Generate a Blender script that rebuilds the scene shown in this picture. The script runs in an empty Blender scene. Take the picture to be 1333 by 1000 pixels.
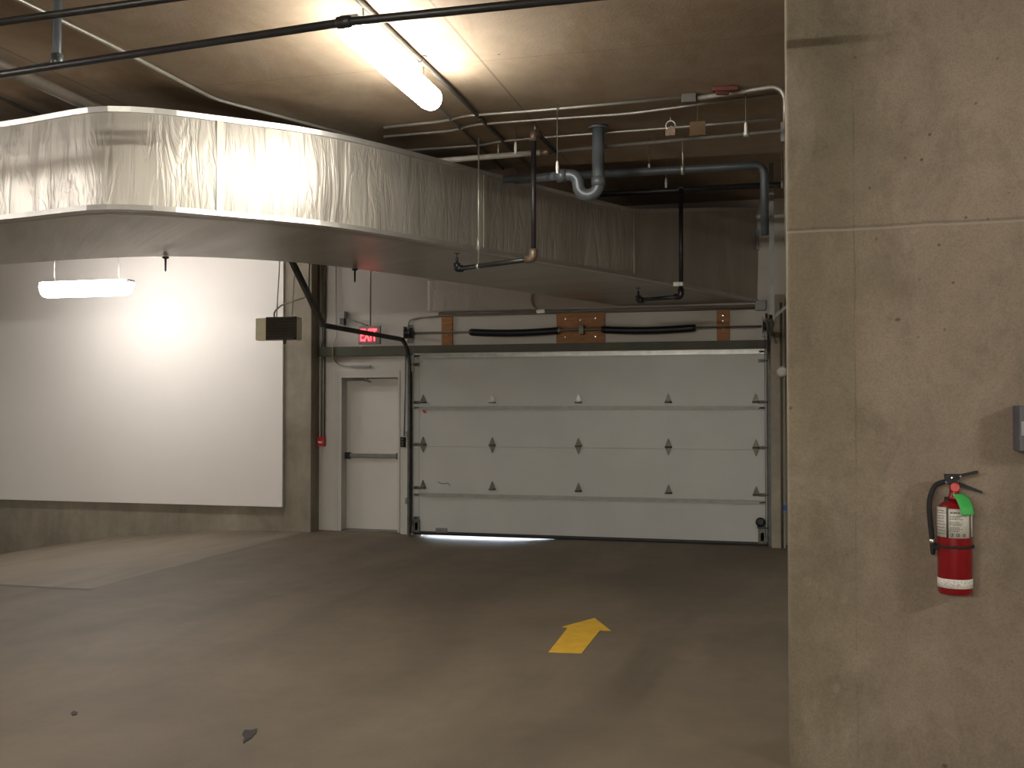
import bpy, math, random
from math import sin, cos, tan, pi, radians, atan, sqrt, exp
from mathutils import Vector, Matrix, noise

random.seed(7)
S = bpy.context.scene
COL = S.collection

# ------------------------------------------------------------------ camera
FPX = 1324.0                 # focal length in pixels of a 1333 px wide frame
CAMZ = 1.72
YAW = 14.6                   # looks left of +Y
PITCH = 1.3
cd = bpy.data.cameras.new('camera')
cam = bpy.data.objects.new('camera', cd)
COL.objects.link(cam)
cd.sensor_width = 36.0
cd.lens = FPX / 1333.0 * 36.0
cd.clip_start = 0.05
cam.location = (0, 0, CAMZ)
cam.rotation_euler = (radians(90 + PITCH), 0, radians(YAW))
S.camera = cam

# ------------------------------------------------------------------ world and exposure
w = bpy.data.worlds.new('sky')
S.world = w
w.use_nodes = True
bg = w.node_tree.nodes['Background']
bg.inputs[0].default_value = (0.72, 0.84, 1.0, 1)
bg.inputs[1].default_value = 2.2
S.view_settings.view_transform = 'Standard'
S.view_settings.look = 'None'
S.view_settings.gamma = 1.0
S.view_settings.exposure = 2.1
S.view_settings.use_curve_mapping = False

# strengths of the lamps, seen, unseen and added (radiance of their diffusers)
L_MAIN, L_WALL, L_BACK, L_SIDE, L_LEFT, L_HID, L_DOOR = 17.0, 9.0, 85.0, 28.0, 48.0, 4.4, 13.0
LAMP_COL = (1.0, 0.965, 0.87)
LAMP_COL2 = (1.0, 0.955, 0.91)

# ------------------------------------------------------------------ helpers
_cy, _sy = cos(radians(YAW)), sin(radians(YAW))
_cp, _sp = cos(radians(PITCH)), sin(radians(PITCH))
def ray(u, v):
    x, y, z = (u - 666.5) / FPX, -(v - 500) / FPX, 1.0
    f = z * _cp - y * _sp
    up = z * _sp + y * _cp
    return Vector((x * _cy - f * _sy, x * _sy + f * _cy, up))
def W(u, v, X=None, Y=None, Z=None):
    """where the sight line of a photograph point meets a real plane of the room"""
    d = ray(u, v)
    if X is not None: t = X / d.x
    elif Y is not None: t = Y / d.y
    else: t = (Z - CAMZ) / d.z
    return Vector((d.x * t, d.y * t, CAMZ + d.z * t))

class MB:
    def __init__(s): s.v = []; s.f = []; s.sm = []; s.uv = None
    def add(s, vs, fs, smooth=False):
        o = len(s.v); s.v += [tuple(p) for p in vs]
        s.f += [tuple(i + o for i in f) for f in fs]; s.sm += [smooth] * len(fs)
        return s
    def box(s, a, b):
        x0, x1 = sorted((a[0], b[0])); y0, y1 = sorted((a[1], b[1])); z0, z1 = sorted((a[2], b[2]))
        vs = [(x0,y0,z0),(x1,y0,z0),(x1,y1,z0),(x0,y1,z0),(x0,y0,z1),(x1,y0,z1),(x1,y1,z1),(x0,y1,z1)]
        return s.add(vs, [(0,3,2,1),(4,5,6,7),(0,1,5,4),(1,2,6,5),(2,3,7,6),(3,0,4,7)])
    def cbox(s, c, d, rz=0, ry=0, rx=0):
        m = MB(); m.box((-d[0]/2,-d[1]/2,-d[2]/2),(d[0]/2,d[1]/2,d[2]/2))
        R = Matrix.Rotation(rz,3,'Z') @ Matrix.Rotation(ry,3,'Y') @ Matrix.Rotation(rx,3,'X')
        return s.add([R @ Vector(p) + Vector(c) for p in m.v], m.f)
    def bar(s, a, b, w, h, up=(0,0,1)):
        a, b = Vector(a), Vector(b); d = (b-a).normalized(); up = Vector(up)
        if abs(d.dot(up)) > .95: up = Vector((0,1,0))
        n = d.cross(up).normalized(); m = n.cross(d).normalized()
        vs = []
        for p in (a, b):
            for sx, sz in ((-1,-1),(1,-1),(1,1),(-1,1)):
                vs.append(p + n*sx*w/2 + m*sz*h/2)
        return s.add(vs, [(0,1,2,3),(7,6,5,4),(0,4,5,1),(1,5,6,2),(2,6,7,3),(3,7,4,0)])
    def tube(s, pts, r, seg=12, caps=True):
        pts = [Vector(p) for p in pts]
        rs = r if isinstance(r, (list, tuple)) else [r]*len(pts)
        n = len(pts); rings = []
        t0 = (pts[1]-pts[0]).normalized()
        ref = Vector((0,0,1)) if abs(t0.z) < .9 else Vector((1,0,0))
        nn = t0.cross(ref).normalized()
        vs = []
        for i, p in enumerate(pts):
            if i == 0: t = pts[1]-pts[0]
            elif i == n-1: t = pts[-1]-pts[-2]
            else: t = (pts[i]-pts[i-1]).normalized() + (pts[i+1]-pts[i]).normalized()
            t.normalize()
            nn = (nn - t*nn.dot(t)).normalized(); bb = t.cross(nn)
            for k in range(seg):
                a = 2*pi*k/seg
                vs.append(p + (nn*cos(a) + bb*sin(a))*rs[i])
        fs = []
        for i in range(n-1):
            for k in range(seg):
                k2 = (k+1) % seg
                fs.append((i*seg+k, i*seg+k2, (i+1)*seg+k2, (i+1)*seg+k))
        s.add(vs, fs, True)
        if caps:
            o = len(s.v) - len(vs)
            s.f.append(tuple(o+k for k in reversed(range(seg)))); s.sm.append(False)
            s.f.append(tuple(o+(n-1)*seg+k for k in range(seg))); s.sm.append(False)
        return s
    def lathe(s, prof, c, seg=32, axis=(0,0,1)):
        ax = Vector(axis).normalized()
        ref = Vector((1,0,0)) if abs(ax.x) < .9 else Vector((0,1,0))
        n = ax.cross(ref).normalized(); b = ax.cross(n); c = Vector(c); vs = []; fs = []
        for r, h in prof:
            for k in range(seg):
                a = 2*pi*k/seg
                vs.append(c + ax*h + (n*cos(a)+b*sin(a))*max(r, 1e-4))
        for i in range(len(prof)-1):
            for k in range(seg):
                k2 = (k+1) % seg
                fs.append((i*seg+k, i*seg+k2, (i+1)*seg+k2, (i+1)*seg+k))
        s.add(vs, fs, True)
        o = len(s.v)-len(vs)
        s.f.append(tuple(o+k for k in reversed(range(seg)))); s.sm.append(False)
        s.f.append(tuple(o+(len(prof)-1)*seg+k for k in range(seg))); s.sm.append(False)
        return s
    def prism(s, poly, off):
        """closed polygon (3-D points) extruded by a vector"""
        n = len(poly); off = Vector(off)
        vs = [Vector(p) for p in poly] + [Vector(p)+off for p in poly]
        fs = [tuple(range(n)), tuple(reversed(range(n, 2*n)))]
        for i in range(n):
            j = (i+1) % n
            fs.append((i, i+n, j+n, j))
        return s.add(vs, fs)
    def build(s, name, mat, parent=None, bevel=0, normals=True):
        vs = [Vector(p) for p in s.v]
        lo = Vector((min(p.x for p in vs), min(p.y for p in vs), min(p.z for p in vs)))
        hi = Vector((max(p.x for p in vs), max(p.y for p in vs), max(p.z for p in vs)))
        c = (lo+hi)/2
        me = bpy.data.meshes.new(name)
        me.from_pydata([tuple(p-c) for p in vs], [], s.f)
        me.polygons.foreach_set('use_smooth', s.sm)
        if s.uv:
            l = me.uv_layers.new(name='UVMap')
            for lp in me.loops: l.data[lp.index].uv = s.uv[lp.vertex_index]
        me.materials.append(mat)
        if normals:
            import bmesh
            bm = bmesh.new(); bm.from_mesh(me)
            bmesh.ops.recalc_face_normals(bm, faces=bm.faces); bm.to_mesh(me); bm.free()
        me.update()
        o = bpy.data.objects.new(name, me); COL.objects.link(o)
        if parent is not None:
            o.parent = parent; o.location = c - WL[parent.name]
        else: o.location = c
        WL[o.name] = c.copy()
        if bevel:
            m = o.modifiers.new('bevel', 'BEVEL'); m.width = bevel; m.segments = 2; m.limit_method = 'ANGLE'
        return o
WL = {}
def arc(c, a, b, n=8):
    """quarter-ish bend from a to b around centre c"""
    c, a, b = Vector(c), Vector(a), Vector(b); u = a-c; v = b-c; out = []
    ang = u.angle(v)
    for i in range(n+1):
        t = i/n
        out.append(c + (u*sin((1-t)*ang) + v*sin(t*ang))/sin(ang))
    return out
def bend(pts, r=.06, n=6):
    """polyline with its corners rounded"""
    pts = [Vector(p) for p in pts]; out = [pts[0]]
    for i in range(1, len(pts)-1):
        p, a, b = pts[i], pts[i-1], pts[i+1]
        da, db = (a-p), (b-p)
        rr = min(r, da.length*.45, db.length*.45)
        A, B = p+da.normalized()*rr, p+db.normalized()*rr
        for k in range(n+1):
            t = k/n
            out.append(A*(1-t)**2 + p*2*t*(1-t) + B*t*t)
    out.append(pts[-1]); return out
def tag(o, label, cat, group=None, kind=None):
    if label: o['label'] = label
    if cat: o['category'] = cat
    if group: o['group'] = group
    if kind: o['kind'] = kind
    return o
def thing(name, label, cat, loc, group=None, kind=None):
    o = bpy.data.objects.new(name, None); COL.objects.link(o)
    o.empty_display_size = .1
    o.location = loc; WL[o.name] = Vector(loc)
    return tag(o, label, cat, group, kind)
def clone(o, delta, parent=None):
    c = o.copy(); COL.objects.link(c)
    if parent is not None: c.parent = parent
    c.location = Vector(o.location) + Vector(delta)
    WL[c.name] = WL[o.name] + Vector(delta)
    return c

# ------------------------------------------------------------------ materials
def new_mat(name):
    m = bpy.data.materials.new(name); m.use_nodes = True
    nt = m.node_tree; b = nt.nodes['Principled BSDF']
    return m, nt, b
def N(nt, t, **kw):
    n = nt.nodes.new(t)
    for k, v in kw.items():
        if k in n.inputs.keys(): n.inputs[k].default_value = v
        else: setattr(n, k, v)
    return n
def pos(nt):
    return nt.nodes.new('ShaderNodeNewGeometry').outputs['Position']
def ramp(nt, src, stops):
    r = nt.nodes.new('ShaderNodeValToRGB')
    e = r.color_ramp.elements
    while len(e) < len(stops): e.new(.5)
    for i, (p, c) in enumerate(stops):
        e[i].position = p
        e[i].color = (c, c, c, 1) if isinstance(c, (int, float)) else (*c, 1)
    nt.links.new(src, r.inputs[0]); return r.outputs[0]
def mix(nt, fac, a, b, mode='MIX'):
    m = nt.nodes.new('ShaderNodeMix'); m.data_type = 'RGBA'; m.blend_type = mode
    for sock, val in ((m.inputs[0], fac), (m.inputs[6], a), (m.inputs[7], b)):
        if isinstance(val, bpy.types.NodeSocket): nt.links.new(val, sock)
        elif isinstance(val, (int, float)): sock.default_value = val if sock == m.inputs[0] else (val, val, val, 1)
        else: sock.default_value = (*val, 1)
    return m.outputs[2]
def mapped(nt, scale=(1,1,1), loc=(0,0,0), rot=(0,0,0), src=None):
    mp = nt.nodes.new('ShaderNodeMapping')
    mp.inputs['Scale'].default_value = scale; mp.inputs['Location'].default_value = loc
    mp.inputs['Rotation'].default_value = rot
    nt.links.new(src or pos(nt), mp.inputs[0]); return mp.outputs[0]
def nz(nt, vec, scale, detail=4, rough=.55, dist=0):
    n = N(nt, 'ShaderNodeTexNoise'); n.inputs['Scale'].default_value = scale
    n.inputs['Detail'].default_value = detail; n.inputs['Roughness'].default_value = rough
    n.inputs['Distortion'].default_value = dist
    nt.links.new(vec, n.inputs['Vector']); return n.outputs[0]
def math_(nt, op, a, b=None, clamp=False):
    m = nt.nodes.new('ShaderNodeMath'); m.operation = op; m.use_clamp = clamp
    for s_, v_ in ((m.inputs[0], a), (m.inputs[1], b)):
        if v_ is None: continue
        if isinstance(v_, bpy.types.NodeSocket): nt.links.new(v_, s_)
        else: s_.default_value = v_
    return m.outputs[0]
def bump(nt, b, h, strength=.3, dist=.01):
    n = N(nt, 'ShaderNodeBump'); n.inputs['Strength'].default_value = strength
    n.inputs['Distance'].default_value = dist
    nt.links.new(h, n.inputs['Height']); nt.links.new(n.outputs[0], b.inputs['Normal'])

def plain(name, col, rough=.5, metal=0, var=.12, scale=9, bmp=0.05):
    m, nt, b = new_mat(name)
    v = nz(nt, mapped(nt), scale, 4)
    c = ramp(nt, v, [(.3, tuple(x*(1-var) for x in col)), (.7, tuple(min(1, x*(1+var)) for x in col))])
    nt.links.new(c, b.inputs['Base Color'])
    b.inputs['Roughness'].default_value = rough; b.inputs['Metallic'].default_value = metal
    if bmp: bump(nt, b, nz(nt, mapped(nt), scale*12, 2), bmp, .002)
    return m

def concrete(name, dark, light, big=.7, streak=None, pits=True, splat=False, seams=None, rough=.8, extra=None, mult=1):
    m, nt, b = new_mat(name)
    p = pos(nt)
    a = nz(nt, mapped(nt), big, 6, .6, .4)
    c = ramp(nt, a, [(.32, dark), (.68, light)])
    f = nz(nt, mapped(nt), big*9, 5, .65)
    c = mix(nt, .55, c, ramp(nt, f, [(.3, .72), (.7, 1.0)]), 'MULTIPLY')
    if streak:
        s_ = nz(nt, mapped(nt, streak), 1.0, 4, .6)
        c = mix(nt, .8, c, ramp(nt, s_, [(.35, .72), (.6, 1.0)]), 'MULTIPLY')
    h = nz(nt, mapped(nt), 60, 3)
    if pits:
        vo = N(nt, 'ShaderNodeTexVoronoi'); vo.inputs['Scale'].default_value = 5.0
        nt.links.new(mapped(nt, (1,1,1)), vo.inputs['Vector'])
        k = ramp(nt, vo.outputs['Distance'], [(.035, 1.0), (.065, 0.0)])
        gate = ramp(nt, nz(nt, mapped(nt), 3.1, 2), [(.5, 0.0), (.6, .75)])
        c = mix(nt, math_(nt, 'MULTIPLY', k, gate), c, tuple(x*.32 for x in dark))
    if splat:
        vo = N(nt, 'ShaderNodeTexVoronoi'); vo.inputs['Scale'].default_value = 3.3
        nt.links.new(mapped(nt, (1,1,1), (7,3,5)), vo.inputs['Vector'])
        wob = nz(nt, mapped(nt), 22, 3)
        d = math_(nt, 'ADD', vo.outputs['Distance'], math_(nt, 'MULTIPLY', wob, .22))
        k = ramp(nt, d, [(.165, 1.0), (.20, 0.0)])
        sz = N(nt, 'ShaderNodeSeparateXYZ'); nt.links.new(p, sz.inputs[0])
        low = ramp(nt, math_(nt, 'MULTIPLY', sz.outputs[2], .5), [(.3, .55), (.62, 0.0)])
        c = mix(nt, math_(nt, 'MULTIPLY', k, low), c, (.36, .33, .28))
    if extra: c = extra(nt, c, p)
    nt.links.new(c, b.inputs['Base Color'])
    b.inputs['Roughness'].default_value = rough
    bump(nt, b, math_(nt, 'ADD', h, math_(nt, 'MULTIPLY', f, .8)), .25, .006)
    return m

def sep(nt, p):
    s_ = N(nt, 'ShaderNodeSeparateXYZ'); nt.links.new(p, s_.inputs[0]); return s_.outputs
def line_mask(nt, coord, at, half):
    d = math_(nt, 'ABSOLUTE', math_(nt, 'SUBTRACT', coord, at))
    return math_(nt, 'LESS_THAN', d, half)

def floor_extra(nt, c, p):
    o = sep(nt, p)
    wob = math_(nt, 'MULTIPLY', math_(nt, 'SUBTRACT', nz(nt, mapped(nt), 1.5, 3), .5), .12)
    y = math_(nt, 'ADD', o[1], wob)
    left = math_(nt, 'LESS_THAN', o[0], -6.25)
    ln = math_(nt, 'MULTIPLY', line_mask(nt, y, 8.3, .045), left)
    ed = math_(nt, 'MULTIPLY', line_mask(nt, math_(nt, 'ADD', o[0], wob), -6.3, .02), math_(nt, 'GREATER_THAN', o[1], 8.3))
    # the ramp slab is mixed towards a paler tone
    slab = math_(nt, 'MULTIPLY', math_(nt, 'LESS_THAN', math_(nt, 'ADD', o[0], wob), -6.3), math_(nt, 'GREATER_THAN', y, 8.3))
    c = mix(nt, math_(nt, 'MULTIPLY', slab, .3), c, (.44, .38, .30))
    c = mix(nt, math_(nt, 'MULTIPLY', ln, .75), c, (.05, .035, .025))
    c = mix(nt, math_(nt, 'MULTIPLY', ed, .3), c, (.08, .06, .05))
    # tyre dirt on the lane towards the door
    lane = nz(nt, mapped(nt, (.9, .22, 1), (3,1,0)), 1.1, 5, .6, .6)
    c = mix(nt, .7, c, ramp(nt, lane, [(.38, .66), (.58, 1.0)]), 'MULTIPLY')
    return c
def column_extra(nt, c, p):
    o = sep(nt, p)
    wob = math_(nt, 'MULTIPLY', math_(nt, 'SUBTRACT', nz(nt, mapped(nt), 2.5, 4), .5), .5)
    x = math_(nt, 'ADD', o[0], math_(nt, 'MULTIPLY', wob, .04))
    # formwork board joint: greyer greener strip on the left, a thin joint, a wavy lift line
    strip = ramp(nt, math_(nt, 'ADD', o[0], math_(nt, 'MULTIPLY', wob, .8)), [(.30, 1.0), (.52, 0.0)])
    c = mix(nt, math_(nt, 'MULTIPLY', strip, .75), c, (.74, .80, .68), 'MULTIPLY')
    brk = ramp(nt, nz(nt, mapped(nt, (1,1,.8)), 2.2, 3), [(.42, .05), (.6, .55)])
    c = mix(nt, math_(nt, 'MULTIPLY', line_mask(nt, x, .358, .003), brk), c, (.10, .09, .07))
    # grime blotches, brown bleed marks and fine sand grain
    g1 = nz(nt, mapped(nt, (1,1,.7), (5,1,2)), 3.2, 6, .7, .5)
    c = mix(nt, ramp(nt, g1, [(.50, 0.0), (.72, .55)]), c, (.12, .098, .07))
    g2 = nz(nt, mapped(nt, (1,1,.6), (1,7,4)), 2.1, 5, .65, .3)
    c = mix(nt, ramp(nt, g2, [(.52, 0.0), (.75, .45)]), c, (.40, .34, .28))
    gr = nz(nt, mapped(nt), 95, 2, .6)
    c = mix(nt, .8, c, ramp(nt, gr, [(.28, .80), (.62, 1.05)]), 'MULTIPLY')
    for k_, (sc, rr, lo) in enumerate(((4.2, .05, (.045,.03,.02)), (11.0, .075, (.06,.045,.03)))):
        vo = N(nt, 'ShaderNodeTexVoronoi'); vo.inputs['Scale'].default_value = sc
        nt.links.new(mapped(nt, (1,1,1), (2.3*k_+.7,1.1,3.7)), vo.inputs['Vector'])
        dd_ = math_(nt, 'ADD', vo.outputs['Distance'], math_(nt, 'MULTIPLY', math_(nt, 'SUBTRACT', nz(nt, mapped(nt), 30, 3), .5), .09))
        k2 = ramp(nt, dd_, [(rr*.5, .8), (rr*1.35, 0.0)])
        gt = ramp(nt, nz(nt, mapped(nt, (1,1,1), (3.1*k_,0,0)), 1.7, 2), [(.44, 0.0), (.56, 1.0)])
        c = mix(nt, math_(nt, 'MULTIPLY', k2, gt), c, lo)
    z = math_(nt, 'ADD', o[2], math_(nt, 'ADD', math_(nt, 'MULTIPLY', wob, .05), math_(nt, 'MULTIPLY', o[0], -.01)))
    c = mix(nt, math_(nt, 'MULTIPLY', line_mask(nt, z, 2.56, .006), .5), c, (.36, .32, .27))
    c = mix(nt, math_(nt, 'MULTIPLY', line_mask(nt, z, 2.572, .007), .4), c, (.10, .085, .07))
    return c
def ceil_extra(nt, c, p):
    o = sep(nt, p)
    for i, at in enumerate((-9.4, -6.96, -4.52, -1.78, .66, 3.1)):
        c = mix(nt, math_(nt, 'MULTIPLY', line_mask(nt, o[0], at, .008), .55), c, (.10, .08, .06))
    for at in (1.2, 3.64, 6.08, 8.52):
        c = mix(nt, math_(nt, 'MULTIPLY', line_mask(nt, o[1], at, .006), .35), c, (.10, .08, .06))
    st = nz(nt, mapped(nt, (1, .45, 1), (4,2,0)), 1.6, 5, .7, .8)
    c = mix(nt, ramp(nt, st, [(.46, 0.0), (.70, .65)]), c, (.21, .125, .06))
    return c

M = {}
M['floor'] = concrete('floor_concrete', (.155,.122,.083), (.215,.172,.122), .45, None, False, rough=.62, extra=floor_extra)
M['ceiling'] = concrete('ceiling_concrete', (.27,.20,.135), (.40,.305,.215), .6, None, True, extra=ceil_extra)
M['column'] = concrete('pillar_concrete', (.25,.195,.145), (.35,.275,.21), .8, (1.6,1.6,.35), True, True, extra=column_extra)
M['conc'] = concrete('wall_concrete', (.24,.21,.16), (.38,.34,.27), .9, (3,3,.5), True)
M['jamb'] = concrete('jamb_concrete', (.30,.26,.20), (.42,.37,.29), 1.4, (4,4,.5), False)
M['drywall'] = plain('drywall', (.56,.53,.49), .85, 0, .04, 1.2, .03)
M['white'] = plain('white_board', (.80,.77,.73), .7, 0, .02, .8, .02)
M['doorwhite'] = plain('door_steel_white', (.47,.47,.45), .42, 0, .05, 1.6, .02)
M['manwhite'] = plain('door_painted', (.60,.57,.53), .45, 0, .04, 2, .02)
M['frame'] = plain('frame_painted', (.52,.50,.46), .5, 0, .05, 3, .02)
M['lintel'] = plain('lintel_olive', (.085,.085,.062), .7, 0, .15, 3)
M['galv'] = plain('galvanised', (.36,.36,.34), .42, .85, .15, 12)
M['strut'] = plain('strut_steel', (.33,.33,.30), .5, .2, .1, 8)
M['galvdull'] = plain('galvanised_dull', (.20,.20,.19), .5, .6, .2, 8)
M['track'] = plain('track_steel', (.10,.10,.095), .5, .6, .25, 9)
M['hinge'] = plain('hinge_steel', (.115,.115,.095), .45, .6, .2, 20)
M['black'] = plain('black_iron', (.022,.022,.026), .4, .3, .3, 14)
M['pipe'] = plain('black_pipe', (.035,.033,.034), .38, .35, .25, 10)
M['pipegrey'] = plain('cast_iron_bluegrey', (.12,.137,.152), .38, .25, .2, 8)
M['dustpipe'] = plain('pipe_dusty_brown', (.15,.125,.10), .5, .1, .2, 8)
M['pipedusk'] = plain('pipe_dark_bluegrey', (.06,.068,.075), .5, .2, .2, 8)  # blue grey pipe again, darkened in colour for the shaded run
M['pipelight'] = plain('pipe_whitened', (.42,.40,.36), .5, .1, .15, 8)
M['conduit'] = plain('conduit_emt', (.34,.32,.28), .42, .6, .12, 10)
M['conddark'] = plain('conduit_shaded', (.11,.10,.085), .7, .2, .2, 8)  # darker copy of the conduit metal, shade put into its colour
M['rod'] = plain('threaded_rod', (.62,.60,.55), .35, .7, .1, 40)
M['copper'] = plain('copper_fitting', (.20,.14,.10), .42, .5, .25, 25)
M['spring'] = plain('spring_black', (.012,.012,.014), .45, .3, .2, 30)
M['rubber'] = plain('rubber_black', (.012,.012,.012), .8, 0, .2, 10)
M['beige'] = plain('beige_enamel', (.80,.76,.56), .5, 0, .06, 6)
M['darkgrill'] = plain('dark_grille', (.055,.045,.035), .6, .1, .2, 12)
M['red'] = plain('red_enamel', (.21,.004,.007), .3, 0, .08, 6, .01)
M['redplastic'] = plain('red_plastic', (.55,.03,.03), .4, 0, .08, 6)
M['label'] = plain('label_silver', (.55,.53,.48), .45, 0, .1, 60)
M['ink'] = plain('label_ink', (.06,.055,.05), .6, 0, .2, 60)
M['green'] = plain('green_tag', (.05,.42,.09), .6, 0, .06, 20)
M['blue'] = plain('blue_tape', (.02,.09,.42), .6, 0, .1, 20)
M['chrome'] = plain('chrome', (.7,.69,.66), .2, .9, .05, 20, 0)
M['grey'] = plain('grey_plastic', (.28,.28,.28), .5, 0, .08, 10)
M['shadowbox'] = plain('grey_box_enamel', (.10,.10,.12), .5, 0, .12, 10)
M['paper'] = plain('white_paper', (.74,.72,.67), .8, 0, .06, 10)
M['cardboard'] = plain('brown_board', (.085,.048,.018), .8, 0, .12, 12)
M['stain'] = plain('dark_blot', (.028,.025,.022), .7, 0, .3, 25)
M['redrust'] = plain('red_primer', (.11,.025,.02), .7, 0, .3, 14)

def mk_wood():
    m, nt, b = new_mat('orange_plywood')
    g = nz(nt, mapped(nt, (3, 3, 30)), 2.0, 5, .6, 1.2)
    c = ramp(nt, g, [(.3, (.22,.085,.025)), (.7, (.42,.18,.055))])
    nt.links.new(c, b.inputs['Base Color']); b.inputs['Roughness'].default_value = .6
    bump(nt, b, g, .15, .003); return m
M['wood'] = mk_wood()
def mk_brown():
    m, nt, b = new_mat('dark_board')
    g = nz(nt, mapped(nt, (2, 6, 30)), 2.0, 5, .6, .8)
    c = ramp(nt, g, [(.3, (.12,.09,.065)), (.7, (.20,.16,.12))])
    nt.links.new(c, b.inputs['Base Color']); b.inputs['Roughness'].default_value = .7
    return m
M['brown'] = mk_brown()
def mk_arrow():
    m, nt, b = new_mat('yellow_road_paint')
    g = nz(nt, mapped(nt), 9, 5, .7)
    c = ramp(nt, g, [(.25, (.62,.36,.03)), (.6, (.78,.47,.04))])
    nt.links.new(c, b.inputs['Base Color']); b.inputs['Roughness'].default_value = .6
    bump(nt, b, nz(nt, mapped(nt), 80, 3), .2, .003); return m
M['arrow'] = mk_arrow()
def mk_foil():
    m, nt, b = new_mat('foil_insulation')
    uv = N(nt, 'ShaderNodeUVMap').outputs[0]
    wr = nz(nt, mapped(nt, (1.0, .16, 1), src=uv), 9.0, 4, .6, .9)
    big = nz(nt, mapped(nt, (.8, .3, 1), src=uv), 2.6, 3, .5, .5)
    fine = nz(nt, mapped(nt, (1, .10, 1), src=uv), 45, 3, .6)
    creases = ramp(nt, wr, [(.3, 0.0), (.48, .55), (.52, .75), (.75, 1.0)])
    h = math_(nt, 'ADD', creases, math_(nt, 'ADD', math_(nt, 'MULTIPLY', big, 1.6), math_(nt, 'MULTIPLY', fine, .12)))
    c = ramp(nt, big, [(.3, (.40,.37,.325)), (.7, (.52,.485,.43))])
    nt.links.new(c, b.inputs['Base Color'])
    b.inputs['Metallic'].default_value = .4
    r = ramp(nt, wr, [(.3, .42), (.7, .52)])
    nt.links.new(r, b.inputs['Roughness'])
    o = sep(nt, uv)
    under = math_(nt, 'GREATER_THAN', o[1], 2.95)
    nt.links.new(math_(nt, 'SUBTRACT', r, math_(nt, 'MULTIPLY', under, .12)), b.inputs['Roughness'])
    nt.links.new(math_(nt, 'ADD', .66, math_(nt, 'MULTIPLY', under, .16)), b.inputs['Metallic'])
    h = math_(nt, 'MULTIPLY', h, math_(nt, 'SUBTRACT', 1.0, math_(nt, 'MULTIPLY', under, .9)))
    bump(nt, b, h, .5, .013)
    return m
M['foil'] = mk_foil()
M['tape'] = plain('foil_tape', (.55,.53,.50), .4, .8, .08, 8)
def mk_sheet():
    m, nt, b = new_mat('plastic_sheet')
    wr = nz(nt, mapped(nt, (1, 1, .5)), 7, 4, .6, 1.0)
    b.inputs['Base Color'].default_value = (.60,.57,.53,1); b.inputs['Roughness'].default_value = .4
    bump(nt, b, wr, .5, .03); return m
M['sheet'] = mk_sheet()
def emis(name, col, st):
    m, nt, b = new_mat(name)
    b.inputs['Base Color'].default_value = (.8,.8,.8,1)
    b.inputs['Emission Color'].default_value = (*col, 1); b.inputs['Emission Strength'].default_value = st
    return m
M['exit'] = emis('exit_red_glow', (1.0,.012,.03), 1.1)

# ------------------------------------------------------------------ room
CEIL = 3.89         # low slab
CEIL2 = 4.34        # raised slab over the door end
STEP = 8.9
YW = 13.15          # wall with the doors
YC = 12.89          # face of pillar and concrete wall left of the doors
FX0, FX1 = -16.0, 7.0
YB = -7.0
def fz(X, Y):
    z = 0.0
    t = -6.45 - X
    if t > 0 and Y > 8.3:
        dz = .0207*t*t if t < 5 else .0207*25 + .207*(t-5)
        s = min(1, (Y-8.3)/2.2); s = s*s*(3-2*s)
        z -= min(dz, 1.1)*s
    if Y > 11.6:
        s = min(1, (Y-11.6)/1.3); s = s*s*(3-2*s)
        z -= .05*exp(-abs((X+3.95)/1.0)**4)*s
    return z
def make_floor():
    xs = [FX0 + i*.2 for i in range(int((FX1-FX0)/.2)+1)]
    ys = [YB + i*.2 for i in range(int((20-YB)/.2)+1)]
    xs = sorted(set([round(x,3) for x in xs] + [-6.45]))
    mb = MB(); vs = [(x, y, fz(x, y)) for y in ys for x in xs]
    n = len(xs)
    fs = [(j*n+i, j*n+i+1, (j+1)*n+i+1, (j+1)*n+i) for j in range(len(ys)-1) for i in range(n-1)]
    mb.add(vs, fs, True)
    o = mb.build('floor', M['floor']); o['kind'] = 'structure'
make_floor()
def struct(name, mb, mat, parent=None, **k):
    o = mb.build(name, mat, parent, **k)
    if parent is None: o['kind'] = 'structure'
    return o
mb = MB(); mb.box((FX0, YB, CEIL), (FX1, STEP, CEIL2+.35)); mb.box((FX0, STEP, CEIL2), (FX1, YW+.35, CEIL2+.35))
struct('ceiling', mb, M['ceiling'])

# openings in the door wall
def X_(u, Y): return W(u, 530, Y=Y).x
def Z_(u, v, Y=YW): return W(u, v, Y=Y).z
GX0, GX1 = X_(539, 13.08), X_(998, 13.08)       # garage door leaf
GTOP = 2.43
MX0, MX1 = X_(441, YW), X_(521, YW)             # personnel door opening
MTOP = Z_(480, 487)
PX0, PX1 = X_(370, YC), X_(405, YC)             # pillar
JX0 = X_(1003.5, YC-.02)
mb = MB()
T = .32
mb.box((PX0-.1, YW, -.3), (MX0, YW+T, CEIL2)); mb.box((MX0, YW, MTOP), (MX1, YW+T, CEIL2))
mb.box((MX1, YW, -.3), (GX0+.08, YW+T, CEIL2)); mb.box((GX0+.08, YW, GTOP-.05), (GX1-.08, YW+T, CEIL2))
mb.box((GX1-.08, YW, -.3), (FX1, YW+T, CEIL2))
struct('wall_back', mb, M['drywall'])
mb = MB(); mb.box((FX0, YC+.03, -1.4), (PX0, YC+.5, CEIL2)); struct('wall_ramp_side', mb, M['conc'])
ZP = Z_(366, 660, YC)
mb = MB(); mb.box((FX0, YC-.04, ZP), (X_(368, YC-.04), YC+.03, CEIL2)); struct('wall_white_board', mb, M['white'], bevel=.004)
mb = MB(); mb.box((FX0-.3, YB, -1.4), (FX0, YW+T, CEIL2+.35)); struct('wall_left', mb, M['conc'])
mb = MB(); mb.box((FX1, YB, -.3), (FX1+.3, YW+T, CEIL2+.35)); struct('wall_far_right', mb, M['conc'])
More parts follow.
